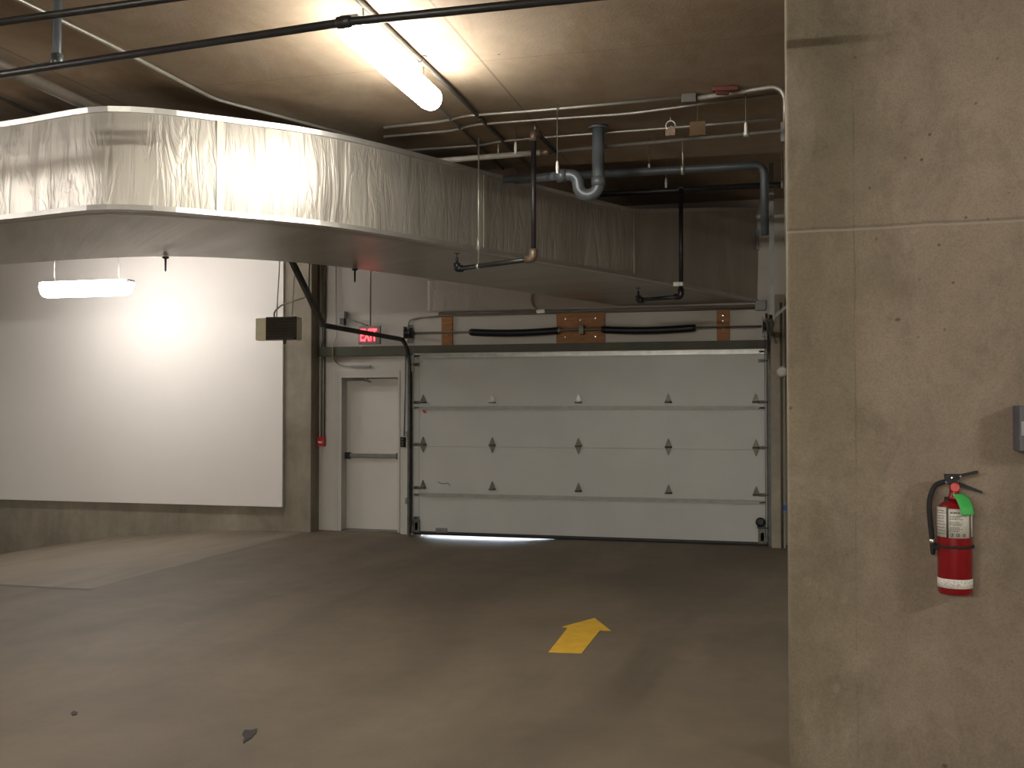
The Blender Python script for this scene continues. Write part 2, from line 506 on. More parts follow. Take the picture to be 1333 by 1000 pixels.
mb = MB(); mb.box((FX0, YB-.3, -.3), (FX1, YB, CEIL2+.35)); struct('wall_rear', mb, M['conc'])
# big concrete wall at the right
CY = 5.06
CX0 = W(1028, 900, Y=CY).x
mb = MB(); mb.box((CX0, CY, -.1), (FX1, CY+.55, CEIL))
struct('wall_right', mb, M['column'], bevel=.012)

o = MB().box((PX0, YC, -.05), (PX1, YW+.02, CEIL2)).build('concrete_column', M['conc'], bevel=.01)
tag(o, 'stained square concrete pillar between the white board wall and the exit door', 'column')
o = MB().box((JX0, YC-.02, -.05), (JX0+.17, YW, 3.1)).build('concrete_column', M['jamb'], bevel=.008)
tag(o, 'narrow pale concrete pier at the right side of the overhead door', 'column')

mb = MB().box((X_(418, YW-.03), YW-.10, Z_(540,463)), (JX0, YW, Z_(540,450.6)))
o = mb.build('steel_lintel', M['lintel'], bevel=.004)
tag(o, 'dark olive steel beam running over the exit door and the overhead door', 'beam')
ZL0, ZL1 = Z_(600, 412), Z_(600, 406)
o = MB().box((X_(572,YW), YW-.05, ZL0), (X_(983,YW), YW, ZL1)).build('ledger_board', M['brown'], bevel=.003)
tag(o, 'long thin brown board fixed flat above the springs of the overhead door', 'board')

# ------------------------------------------------------------------ overhead door
YD = 13.08
d1 = thing('door_1', None, None, ((GX0+GX1)/2, YD, 0), kind='structure')
secs = [0.015]
for v in (643.5, 581, 531): secs.append(Z_(545, v, YD))
secs.append(GTOP+.02)
for i in range(4):
    z0, z1 = secs[i], secs[i+1]
    p = MB().box((GX0, YD-.045, z0), (GX1, YW-.004, z1)).build('panel', M['doorwhite'], d1, bevel=.005)
for v, h in ((464, .055), (531, .05), (643.5, .05)):
    z = Z_(545, v, YD)
    m = MB().box((GX0+.02, YD-.068, z-h/2), (GX1-.02, YD-.045, z-h/2+.008)).box((GX0+.02, YD-.068, z+h/2-.008), (GX1-.02, YD-.045, z+h/2)).box((GX0+.02, YD-.052, z-h/2), (GX1-.02, YD-.045, z+h/2))
    m.box((GX0+.02, YD-.070, z-h/2), (GX1-.02, YD-.066, z-h/2+.016)).box((GX0+.02, YD-.070, z+h/2-.016), (GX1-.02, YD-.066, z+h/2))
    m.build('strut', M['strut'] if v != 464 else M['galv'], d1)
# end stiles
for x in (GX0+.045, GX1-.045):
    MB().box((x-.045, YD-.052, .03), (x+.045, YD-.045, GTOP)).build('end_stile', M['doorwhite'], d1)
hz = [Z_(545, 525, YD)+.01, Z_(545, 578.5, YD), Z_(545, 635.5, YD)+.01]
hx = [X_(u, YD-.05) for u in (551, 641, 753, 870, 984)]
def hinge(x, z, full):
    m = MB(); y = YD-.052
    w_, h_ = .042, .105
    up = [(x-w_, y, z), (x+w_, y, z), (x+w_*.85, y, z+.028), (x+.005, y, z+h_), (x-.005, y, z+h_), (x-w_*.85, y, z+.028)]
    m.prism(up, (0, -.006, 0))
    if full:
        dn = [(a, b, 2*z-c) for a, b, c in up]
        m.prism(list(reversed(dn)), (0, -.006, 0))
    m.tube([(x-.045, y-.014, z), (x+.045, y-.014, z)], .013, 10)
    m.lathe([(.007,0),(.006,.006)], (x, y-.006, z+.055), 8, (0,-1,0))
    return m
for r, z in enumerate(hz):
    for k, x in enumerate(hx):
        hg = hinge(x, z, r == 1).build('hinge', M['hinge'] if not (r == 0 and k in (1, 2)) else M['galv'], d1)
for z in hz + [Z_(545, 475, YD), .22]:
    for sgn, gx in ((-1, GX0), (1, GX1)):
        m = MB().tube([(gx - sgn*.07, YD-.075, z), (gx+sgn*.035, YD-.075, z)], .007, 8)
        m.lathe([(.012,-.008),(.023,-.006),(.023,.006),(.012,.008)], (gx+sgn*.035, YD-.075, z), 14, (1,0,0))
        m.box((gx-sgn*.10, YD-.062, z-.022), (gx-sgn*.02, YD-.052, z+.022))
        m.build('roller', M['hinge'], d1)
MB().box((GX0, YD-.035, -.005), (GX1, YD+.01, .016)).build('bottom_seal', M['rubber'], d1)
MB().box((GX0, YD-.056, .016), (GX1, YD-.045, .045)).build('bottom_rail', M['black'], d1)
for x, u in ((GX0+.06, 0), (GX1-.06, 1)):
    MB().box((x-.05, YD-.07, .03), (x+.05, YD-.052, .20)).box((x-.02, YD-.068, .06), (x+.02, YD-.07, .16)).build('bottom_bracket', M['hinge'], d1)
c_ = W(575, 690.5, Y=YD-.05)
MB().box((c_.x-.08, YD-.075, c_.z-.03), (c_.x+.08, YD-.045, c_.z+.03)).build('lift_handle', M['galvdull'], d1, bevel=.004)
c_ = W(990, 682, Y=YD-.08)
MB().lathe([(.02,0),(.055,.005),(.06,.03),(.03,.04)], (c_.x, YD-.06, c_.z+.02), 20, (0,-1,0)).box((c_.x-.04, YD-.09, c_.z-.06),(c_.x+.05,YD-.06,c_.z+.0)).build('cable_pulley', M['black'], d1)
for gx in (GX0+.012, GX1-.02):
    MB().tube([(gx, YD-.08, .1), (gx, YD-.068, 1.5), (gx+(.02 if gx<-2 else -.0), YD-.09, 2.66)], .0035, 6).build('lift_cable', M['galvdull'], d1)
c_ = W(552.5, 536, Y=YD-.05)
MB().cbox((c_.x, YD-.047, c_.z), (.055, .004, .035), ry=.5).build('sticker', M['redplastic'], d1)['label'] = 'small red sticker'
MB().tube([W(570, 627.5, Y=YD-.048), W(576, 630, Y=YD-.048), W(583, 629, Y=YD-.048), W(586, 632, Y=YD-.048)], .005, 5).build('scratch', M['hinge'], d1)

# tracks -----------------------------------------------------------
def sweep_c(path, nrm, w=.055, d=.03, t=.004):
    """C-shaped rail: path points, constant side vector nrm (web normal)"""
    m = MB(); path = [Vector(p) for p in path]; nrm = Vector(nrm); prof = [(0,-w/2),(d,-w/2),(d,-w/2+t),(t,-w/2+t),(t,w/2-t),(d,w/2-t),(d,w/2),(0,w/2)]
    vs = []; k = len(prof); n = len(path)
    for i, p in enumerate(path):
        a = path[max(0,i-1)]; b = path[min(n-1,i+1)]; tg = (b-a).normalized(); s_ = tg.cross(nrm).normalized()
        for q, r in prof: vs.append(p + nrm*q + s_*r)
    fs = [(i*k+j, i*k+(j+1)%k, (i+1)*k+(j+1)%k, (i+1)*k+j) for i in range(n-1) for j in range(k)]
    fs += [tuple(range(k)), tuple((n-1)*k+j for j in reversed(range(k)))]
    return m.add(vs, fs)
ZT = 2.62
def track(x, side, label):
    y0 = YD-.075; R = .36
    path = [(x, y0, fz(x, y0)+.0), (x, y0, ZT-R)] + [(x, y0-R+R*cos(a), ZT-R+R*sin(a)) for a in [i*pi/2/10 for i in range(1, 11)]] + [(x, 10.35, ZT)]
    t = thing('door_track', label, 'track', (x, y0, 0), 'curved rails of the overhead door')
    sweep_c(path, (side, 0, 0)).build('rail', M['track'], t)
    # wall angle behind the vertical run
    MB().box((x-side*.006, y0-.02, 0.0), (x, YW, ZT-R-.05)).box((x-side*.05, YW-.008, 0.0), (x, YW, ZT-R-.05)).build('wall_angle', M['galvdull'], t)
    sweep_c([(x-side*.006, y0-R*.35, ZT+.005), (x-side*.006, 10.5, ZT+.005)], (-side, 0, 0), .05, .035).build('stiffener', M['track'], t)
    for z in (.45, 1.35):
        MB().box((x-side*.03, y0-.035, z-.04), (x, y0+.03, z+.04)).build('jamb_bracket', M['galvdull'], t)
    return t
tl = track(GX0-.055, 1, 'curved steel rail left of the overhead door, reaching out over the exit door')
tr = track(GX1+.045, -1, 'curved steel rail at the right of the overhead door beside the pier')
def track_hanger(x, side, y, tt, lean):
    m = MB(); m.bar((x-side*.03, y, ZT-.03), (x-side*.03-lean, y-.05, CEIL2), .045, .045)
    m.build('hanger_angle', M['track'], tt)
p0_ = Vector((GX0-.09, 10.40, ZT)); p1_ = W(380.5, 341, Y=10.0); p1_ = p0_ + (p1_-p0_)*((CEIL2-p0_.z)/(p1_.z-p0_.z))
MB().bar(p0_, p1_, .055, .05).build('hanger_angle', M['track'], tl)
x = GX1+.08
MB().bar((x, 11.2, ZT), (x, 11.2, CEIL2), .05, .006).build('hanger_angle', M['galvdull'], tr)
MB().bar((x, 11.25, ZT+.05), (x+.45, 11.25, ZT+.42), .05, .03).build('brace', M['galvdull'], tr)

# torsion spring shaft ------------------------------------------------
YS = YW-.14
zs = Z_(640, 431.5, YS)
ts = thing('torsion_spring_shaft', 'steel shaft with two long black coil springs above the overhead door', 'spring shaft', ((GX0+GX1)/2, YS, zs))
MB().tube([(GX0-.12, YS, zs), (GX1+.1, YS, zs)], .0125, 10).build('shaft', M['galvdull'], ts)
def coil(x0, x1):
    m = MB(); n = 60; sag = .0
    m.tube([(x0+(x1-x0)*i/n, YS, zs-.02*sin(pi*i/n)-.006) for i in range(n+1)], [.043 if i % 2 else .050 for i in range(n+1)], 14)
    return m
coil(X_(614,YS), X_(727,YS)).build('spring', M['spring'], ts)
coil(X_(786,YS), X_(903,YS)).build('spring', M['spring'], ts)
for u in (614, 727, 786, 903):
    x = X_(u, YS); MB().lathe([(.02,-.03),(.04,-.028),(.045,0),(.04,.028),(.02,.03)], (x, YS, zs-.004), 18, (1,0,0)).build('spring_cone', M['galv'] if u in (727,) else M['black'], ts)
for u in (532, 1000):
    x = X_(u, YS)
    MB().lathe([(.03,-.05),(.065,-.045),(.05,-.03),(.055,.02),(.075,.03),(.07,.045),(.03,.05)], (x, YS, zs), 24, (1,0,0)).build('cable_drum', M['black'], ts)
    MB().box((x-.07, YS-.035, zs-.07), (x-.062, YW-.003, zs+.09)).box((x-.07, YW-.012, zs-.13), (x+.01, YW-.003, zs+.12)).build('bearing_bracket', M['galvdull'], ts)
x = X_(757, YS)
MB().box((x-.03, YS-.03, zs-.06), (x+.03, YW-.03, zs+.06)).build('centre_bracket', M['hinge'], ts)
def board(u0, u1, v0, v1, label, bolts):
    a, b = W(u0, v0, Y=YW), W(u1, v1, Y=YW)
    zb = Z_(540,450.6)
    t = thing('mounting_board', label, 'board', ((a.x+b.x)/2, YW, zb), 'orange wooden pads of the spring shaft')
    MB().box((a.x, YW-.04, zb), (b.x, YW, a.z)).build('board', M['wood'], t, bevel=.003)
    cx = (a.x+b.x)/2
    for dx, dz in bolts:
        MB().lathe([(.014,0),(.014,.008),(.008,.012)], (cx+dx, YW-.04, (zb+a.z)/2+dz), 8, (0,-1,0)).build('bolt', M['chrome'], t)
board(576, 590, 413, 448, 'narrow orange wooden board at the left end of the spring shaft', [(0,.08),(0,-.06)])
board(725, 788, 408, 445, 'wide orange wooden board between the two black springs', [(-.2,.12),(-.2,-.12),(.2,.12),(.2,-.12),(0,.1)])
board(933, 950, 403, 441, 'narrow orange wooden board at the right end of the spring shaft', [(0,.05),(0,-.04),(.0,.12)])
# conduit that loops from the left drum to the ledger
pth = bend([W(531, 441, Y=YW-.03), W(531, 417, Y=YW-.03), W(545, 414, Y=YW-.03), W(575, 411.5, Y=YW-.03)], .12)
o = MB().tube(pth, .012, 8).build('wall_conduit', M['conduit'])
tag(o, 'thin metal conduit bending up beside the left cable drum to the brown board', 'conduit')
pth = [W(575, 408, Y=YW-.065), W(700, 406, Y=YW-.065), W(850, 403.5, Y=YW-.065), W(985, 401, Y=YW-.065)]
t = thing('wall_conduit', 'long thin conduit lying along the brown board over the overhead door', 'conduit', pth[1])
MB().tube(pth, .010, 8).build('tube', M['galvdull'], t)
c_ = W(704, 405.5, Y=YW-.07)
MB().cbox((c_.x, c_.y+.01, c_.z), (.11, .05, .05)).build('coupling_box', M['galv'], t)
# wrinkled sheet above the door
def sheet():
    m = MB(); a = W(557, 364, Y=YW); n, k = 40, 14
    x0, x1 = X_(557, YW), X_(700, YW); z0 = ZL1+.005; z1 = Z_(557, 364)
    vs = []
    for j in range(k+1):
        for i in range(n+1):
            s_, t_ = i/n, j/k
            xx = x0 + (x1-x0)*s_ - (.06*sin(t_*5.5)+.05*t_)*s_**4
            y = YW-.016-.010*noise.noise(Vector((s_*9, t_*3, 1)))
            vs.append((xx, y, z0 + (z1-z0)*t_))
    fs = [(j*(n+1)+i, j*(n+1)+i+1, (j+1)*(n+1)+i+1, (j+1)*(n+1)+i) for j in range(k) for i in range(n)]
    m.add(vs, fs, True); return m
o = sheet().build('plastic_sheet', M['sheet'])
sm = o.modifiers.new('thick', 'SOLIDIFY'); sm.thickness = .004
tag(o, 'wrinkled pale sheet fixed to the wall above the springs, below the foil duct', 'sheet')
# small things at the right of the overhead door
c_ = W(990, 398, Y=YW-.05)
o = MB().cbox((c_.x, YW-.05, c_.z), (.13, .10, .12)).build('junction_box', M['grey'], bevel=.006)
tag(o, 'small grey junction box at the upper right corner of the overhead door', 'box')
c_ = W(1004, 425, Y=YC-.05)
o = MB().tube(bend([W(1004, 405, Y=12.8), W(1007, 418, Y=12.8), W(1003, 432, Y=12.8), W(1010, 447, Y=12.8)], .1), .012, 8).build('loose_cable', M['conduit'])
tag(o, 'short pale cable dangling near the top of the right door rail', 'cable')
c_ = W(1018, 484, Y=YC-.06)
o = MB().lathe([(.02,0),(.06,.01),(.065,.08),(.05,.12),(.02,.13)], (c_.x, YC-.02, c_.z), 20, (0,-1,0)).build('motion_sensor', M['paper'])
tag(o, 'round white sensor on the pale concrete pier beside the overhead door', 'sensor')
c_ = W(1020, 661, Y=YC-.02)
o = MB().box((c_.x-.03, YC-.028, c_.z-.032), (c_.x+.03, YC-.02, c_.z+.032)).build('blue_tape', M['blue'])
tag(o, 'small square of blue tape on the pale concrete pier', 'tape')
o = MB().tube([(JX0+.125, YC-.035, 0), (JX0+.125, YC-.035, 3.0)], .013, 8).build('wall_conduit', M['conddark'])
tag(o, 'dark upright conduit on the pier beside the overhead door, next to the blue tape', 'conduit')

# ------------------------------------------------------------------ exit door
YM = 13.36
d2 = thing('door_2', None, None, ((MX0+MX1)/2, YM, 0), kind='structure')
zb = fz(-4.9, YM)
MB().box((MX0+.045, YM-.045, .012), (MX1-.0, YM, MTOP-.06)).build('leaf', M['manwhite'], d2, bevel=.003)
m = MB()
m.box((MX0, YW-.02, 0), (MX0+.05, YM+.02, MTOP-.05)).box((MX1-.03, YW-.02, 0), (MX1, YM+.02, MTOP-.05)).box((MX0, YW-.02, MTOP-.05), (MX1, YM+.02, MTOP))
m.box((MX0-.05, YW-.025, 0), (MX0, YW, MTOP)).box((MX0-.05, YW-.025, MTOP), (MX1+.0, YW, MTOP+.05)).box((MX0, YM, 0), (MX1, YM+.1, MTOP))
m.build('frame', M['frame'], d2)
zbar = Z_(485, 593.5, YM-.09)
MB().box((MX0+.06, YM-.10, zbar-.028), (MX1-.05, YM-.065, zbar+.03)).build('push_bar', M['galvdull'], d2, bevel=.008)
for x in (MX0+.085, MX1-.06):
    MB().box((x-.035, YM-.115, zbar-.045), (x+.035, YM-.045, zbar+.045)).build('push_bar_end', M['black'], d2, bevel=.006)
a = W(449, 492.5, Y=YM-.1); b = W(478, 492, Y=YM-.1)
MB().box((a.x, YM-.11, a.z-.035), (b.x, YM-.045, a.z+.035)).build('door_closer', M['galvdull'], d2, bevel=.008)
MB().bar(W(455, 490, Y=YM-.13), W(483, 498, Y=YM-.16), .022, .01).bar(W(483, 498, Y=YM-.16), W(470, 489, Y=YW+.02), .022, .01).build('closer_arm', M['hinge'], d2)
for z in (.25, 1.05, 1.8):
    MB().tube([(MX1-.02, YM-.05, z-.05), (MX1-.02, YM-.05, z+.05)], .009, 8).build('hinge', M['galv'], d2)
MB().box((MX0, YW+.02, 0), (MX1, YM+.05, .012)).build('threshold', M['galvdull'], d2)
# white post between the two doors
m = MB().box((X_(522,YW-.03), YW-.03, -.02), (X_(531,YW-.03), YW, Z_(525,466)))
o = m.build('trim_1', M['frame'], bevel=.003); o['kind'] = 'structure'
c_ = W(525, 575.5, Y=YW-.05)
t = thing('control_station', 'small black push button box on the white post beside the exit door', 'switch', (c_.x, YW-.03, c_.z))
MB().box((c_.x-.032, YW-.085, c_.z-.068), (c_.x+.032, YW-.03, c_.z+.068)).build('housing', M['rubber'], t, bevel=.006)
for k in (-1, 0, 1):
    MB().lathe([(.012,0),(.012,.01),(.006,.013)], (c_.x, YW-.085, c_.z+k*.038), 12, (0,-1,0)).build('button', M['galvdull'], t)
o = MB().tube([W(526, 568, Y=YW-.045), W(527.5, 500, Y=YW-.045), (X_(528, YW-.045), YW-.045, 2.43)], .008, 8).build('wall_conduit', M['galvdull'])
tag(o, 'thin conduit rising from the black push button box on the white post', 'conduit')
# conduit run to the door contact over the exit door
z7 = lambda a, b: (320 + a*.18, 330 + b*.18)
pth = bend([W(437.5, 343, Y=YW-.02), W(437.5, 440, Y=YW-.12), W(433.5, 447, Y=YW-.12), W(433, 466, Y=YW-.12), W(440, 475, Y=YW-.03), W(452, 477, Y=YW-.03), W(482, 477.5, Y=YW-.03)], .06)
pth[0] = Vector((pth[0].x, YW-.03, CEIL2-.01))
t = thing('flex_conduit', 'thin wire conduit dropping down the wall and turning right above the exit door', 'conduit', (pth[0].x, YW-.05, 2.2))
MB().tube(pth, .008, 8).build('tube', M['conduit'], t)
c_ = W(470, 477, Y=YW-.03)
MB().cbox((c_.x, YW-.03, c_.z), (.28, .035, .03)).build('door_contact', M['grey'], t)
# fire alarm pull station with conduit
c_ = W(419, 575, Y=YW-.05)
cx = PX1+.045
t = thing('fire_alarm_pull_station', 'small red fire alarm box on the wall by the pillar, left of the exit door', 'fire alarm', (cx, YW, c_.z))
MB().box((cx-.045, YW-.07, c_.z-.065), (cx+.06, YW, c_.z+.065)).build('box', M['redplastic'], t, bevel=.006)
MB().box((cx-.02, YW-.085, c_.z-.02), (cx+.035, YW-.07, c_.z+.005)).build('pull_bar', M['paper'], t)
MB().tube([(cx, YW-.03, c_.z+.065), (cx, YW-.03, CEIL2)], .013, 8).build('conduit', M['conduit'], t)
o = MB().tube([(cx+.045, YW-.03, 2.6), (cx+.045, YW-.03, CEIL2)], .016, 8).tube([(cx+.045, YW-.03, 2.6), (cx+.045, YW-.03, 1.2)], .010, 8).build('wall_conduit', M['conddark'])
tag(o, 'dark conduit beside the pillar, right of the one feeding the red alarm box', 'conduit')

# exit sign ---------------------------------------------------------
YE = 12.62
a, b = W(466.5, 424.5, Y=YE), W(494.5, 448, Y=YE)
ex = thing('exit_sign', 'lit red EXIT sign hanging behind the left door rail, above the exit door', 'exit sign', ((a.x+b.x)/2, YE, b.z))
MB().box((a.x, YE, b.z), (b.x, YE+.05, a.z)).build('housing', M['grey'], ex, bevel=.006)
def text_mesh(s, h, name, mat, parent, loc, wid=None, ext=.004):
    cu = bpy.data.curves.new('txt', 'FONT'); cu.body = s; cu.size = 1; cu.extrude = ext/h; cu.align_x = 'CENTER'; cu.offset = .015
    ob = bpy.data.objects.new('txt', cu); COL.objects.link(ob)
    dg = bpy.context.evaluated_depsgraph_get(); me0 = ob.evaluated_get(dg).to_mesh()
    vs = [v.co.copy() for v in me0.vertices]; fs = [tuple(p.vertices) for p in me0.polygons]
    ob.to_mesh_clear(); bpy.data.objects.remove(ob); bpy.data.curves.remove(cu)
    y0 = min(v.y for v in vs); y1 = max(v.y for v in vs); x0 = min(v.x for v in vs); x1 = max(v.x for v in vs)
    sc = h/(y1-y0); sx = (wid/(x1-x0)) if wid else sc
    m = MB(); m.add([(loc[0]+(v.x-(x0+x1)/2)*sx, loc[1]-v.z*sc, loc[2]+(v.y-(y0+y1)/2)*sc) for v in vs], fs)
    return m.build(name, mat, parent)
text_mesh('EXIT', .165, 'lettering', M['exit'], ex, ((a.x+b.x)/2-.005, YE-.004, (a.z+b.z)/2), .235)
c_ = W(482, 424, Y=YE+.02)
MB().tube([(c_.x, YE+.025, a.z), (c_.x, YE+.025, CEIL2)], .011, 8).build('stem', M['conduit'], ex)
MB().cbox((c_.x, YE+.025, CEIL2-.02), (.1, .1, .04)).build('ceiling_plate', M['grey'], ex)
# box with arm left of the sign
c_ = W(446, 412, Y=YW-.06)
t = thing('emergency_light', 'small grey box with a slim arm on the wall left of the EXIT sign', 'box', (c_.x, YW, c_.z))
MB().cbox((c_.x, YW-.055, c_.z+.02), (.10, .11, .10)).build('box', M['grey'], t, bevel=.005)
MB().cbox((c_.x, YW-.055, c_.z-.075), (.06, .07, .09)).build('neck', M['track'], t)
MB().bar(W(452, 415, Y=YW-.1), W(479, 424, Y=YW-.30), .022, .022).build('arm', M['track'], t)

# beige unit at the track end ------------------------------------------
YH = 10.25
a, b = W(346, 413, Y=YH), W(385, 442, Y=YH)
t = thing('unit_heater', 'beige box with dark slatted front hanging at the end of the left door rail', 'heater', ((a.x+b.x)/2, YH+.2, b.z))
MB().box((a.x-.0, YH+.012, b.z), (b.x, YH+.16, a.z)).build('casing', M['beige'], t, bevel=.01)
MB().box((a.x-.145, YH+.03, b.z+.0), (a.x, YH+.15, a.z-.005)).build('side_box', M['beige'], t, bevel=.01)
m = MB().box((a.x, YH, b.z), (a.x+.02, YH+.02, a.z)).box((b.x-.02, YH, b.z), (b.x, YH+.02, a.z)).box((a.x, YH, b.z), (b.x, YH+.02, b.z+.02)).box((a.x, YH, a.z-.02), (b.x, YH+.02, a.z)).box((a.x, YH+.008, b.z), (b.x, YH+.012, a.z))
for k in range(7):
    z = b.z+.035+k*(a.z-b.z-.06)/6
    m.cbox(((a.x+b.x)/2, YH-.002, z), (b.x-a.x-.03, .004, .022), rx=.6)
m.build('grille', M['darkgrill'], t)
for dx in (.08, .27):
    MB().tube([(a.x+dx, YH+.1, a.z), (a.x+dx+.02, YH+.22, CEIL2)], .006, 6).build('hanger_rod', M['rod'], t)
MB().tube(bend([(a.x+.05, YH+.10, a.z), (a.x+.02, YH+.15, a.z+.07), (a.x+.10, YH+.17, a.z+.15), (a.x+.22, YH+.2, a.z+.19), (b.x+.03, YH+.25, a.z+.25), (b.x+.04, YH+.3, CEIL2)], .08), .010, 8).build('flex_cable', M['conduit'], t)
MB().lathe([(.005,0),(.02,.02),(.02,.05)], (a.x+.20, YH+.06, b.z-.05), 10).build('drain_stub', M['hinge'], t)

# ------------------------------------------------------------------ foil duct
ZB = CAMZ+1.33; ZTOP = CAMZ+2.0
fpx = [(0,286),(95,274),(136,270.5),(204,272.5),(289,280),(374,287),(450,296),(540,311),(618,325),(665,333),(735,345),(827,360),(874,369),(963,388)]
rpx = [(0,345),(120,336),(240,333),(370,340),(450,348),(560,363),(680,380)]
F = [W(u, v, Z=ZB) for u, v in fpx]; R_ = [W(u, v, Z=ZB) for u, v in rpx]
F = [Vector((-15.9, F[0].y+.5, ZB)), Vector((-8.5, F[0].y+.25, ZB))] + F
def soften(P, n=4):
    for _ in range(n):
        Q = [P[0]]
        for i in range(len(P)-1): Q += [P[i].lerp(P[i+1], .25), P[i].lerp(P[i+1], .75)]
        P = Q + [P[-1]]
    return P
d = (F[-1]-F[-3]).normalized(); F.append(F[-1] + d*((YW+.02-F[-1].y)/d.y))
R_ = [Vector((-15.9, R_[0].y+.3, ZB)), Vector((-9.5, R_[0].y+.15, ZB))] + R_
d = (R_[-1]-R_[-2]).normalized(); R_.append(R_[-1] + d*((YW+.02-R_[-1].y)/d.y))
def resample(P, n):
    L = [0]
    for i in range(1, len(P)): L.append(L[-1]+(P[i]-P[i-1]).length)
    out = []
    for k in range(n):
        s_ = L[-1]*k/(n-1); i = 1
        while i < len(P)-1 and L[i] < s_: i += 1
        t_ = (s_-L[i-1])/(L[i]-L[i-1]); out.append(P[i-1].lerp(P[i], t_))
    return out, L[-1]
NS = 280
Fs, LF = resample(soften(F), NS); Rs, LR = resample(soften(R_), NS)
def ztop(i):
    y = Fs[i].y; x = Fs[i].x
    if x > -2.5 and y > 10.3: return ZTOP + .18*(y-10.3)
    return ZTOP
def duct():
    m = MB(); vs = []; uv = []; K = 10
    for i in range(NS):
        f, r = Fs[i], Rs[i]; zt = ztop(i); s_ = LF*i/(NS-1)
        a = Fs[max(0,i-1)]; b = Fs[min(NS-1,i+1)]; tg = (b-a).normalized(); nr = Vector((tg.y, -tg.x, 0))
        ring = []
        for k in range(K+1):           # front face, bottom to top
            t_ = k/K
            dsp = .014*noise.noise(Vector((s_*3.2, t_*.7, 0))) + .012*sin(pi*t_)*noise.noise(Vector((s_*8, t_*.5, 4)))
            bul = .012*sin(pi*t_)
            p = Vector((f.x, f.y, ZB+(zt-ZB)*t_)) + nr*(dsp+bul); ring.append((p, (s_, t_*.67)))
        for k in range(1, 5):          # top, front to rear
            t_ = k/4; ring.append((Vector((f.x+(r.x-f.x)*t_, f.y+(r.y-f.y)*t_, zt)), (s_, .67+t_*1.5)))
        for k in range(1, 4):
            t_ = k/4; ring.append((Vector((r.x, r.y, zt+(ZB-zt)*t_)), (s_, 2.2+t_*.67)))
        for k in range(0, 8):          # underside, rear to front
            t_ = k/8
            p = r.lerp(f, t_); sg = -.012*sin(pi*t_) + .012*noise.noise(Vector((p.x*1.3, p.y*1.3, 2)))*sin(pi*t_)
            ring.append((Vector((p.x, p.y, ZB+sg)), (s_, 3+t_*1.5)))
        n = len(ring)
        for p, q in ring: vs.append(p); uv.append(q)
    fs = [(i*n+j, i*n+(j+1)%n, (i+1)*n+(j+1)%n, (i+1)*n+j) for i in range(NS-1) for j in range(n)]
    m.add(vs, fs, True); m.uv = uv
    return m
dt = thing('air_duct', 'large foil wrapped rectangular air duct curving across the garage under the ceiling', 'duct', (-3.4, 7.6, ZB))
o = duct().build('foil_wrap', M['foil'], dt)
es = o.modifiers.new('split', 'EDGE_SPLIT'); es.split_angle = radians(50)
def edge_tape(top):
    m = MB(); pts = []
    vs = []; n = NS-1
    for i in range(1, NS, 2):
        a = Fs[max(0,i-1)]; b = Fs[min(NS-1,i+1)]; tg = (b-a).normalized(); nr = Vector((tg.y, -tg.x, 0))
        z = ztop(i) if top else ZB
        s_ = -1 if top else 1
        f = Fs[i]
        vs += [f+nr*.022+Vector((0,0,z-ZB+s_*.024)), f+nr*.026+Vector((0,0,z-ZB-s_*.012)), f-nr*.05+Vector((0,0,z-ZB-s_*.014)), f-nr*.05+Vector((0,0,z-ZB)), f+Vector((0,0,z-ZB+s_*.024))]
    k = 5; nn = len(vs)//k
    m.add(vs, [(i*k+j, i*k+(j+1)%k, (i+1)*k+(j+1)%k, (i+1)*k+j) for i in range(nn-1) for j in range(k)] + [tuple(range(k)), tuple((nn-1)*k+j for j in reversed(range(k)))])
    return m
edge_tape(True).build('edge_tape', M['tape'], dt); edge_tape(False).build('edge_tape', M['tape'], dt)
# joint bands across the front and underside, and strap hangers
def near(u, v=330):
    best = min(range(NS), key=lambda i: abs((666.5 + FPX*(Fs[i].x*_cy+Fs[i].y*_sy)/(-Fs[i].x*_sy+Fs[i].y*_cy)) - u)); return best
for u in (289, 632, 826):
    i = near(u); f, r = Fs[i], Rs[i]; a = Fs[i-1]; b = Fs[i+1]; tg = (b-a).normalized(); nr = Vector((tg.y, -tg.x, 0))
    m = MB()
    m.bar(f+nr*.018+Vector((0,0,.02)), f+nr*.018+Vector((0,0,ztop(i)-ZB-.02)), .045, .010, nr)
    m.build('joint_tape', M['foil'], dt)
for i in (near(60), near(300), near(560), near(800)):
    f, r = Fs[i], Rs[i]; m = MB()
    dd = (r-f).normalized()
    zc_ = CEIL if r.y < STEP-.1 else CEIL2
    q = r+dd*.03
    m.bar(q+Vector((0,0,.01)), Vector((q.x, q.y, zc_)), .03, .004)
    m.build('strap_hanger', M['galvdull'], dt)

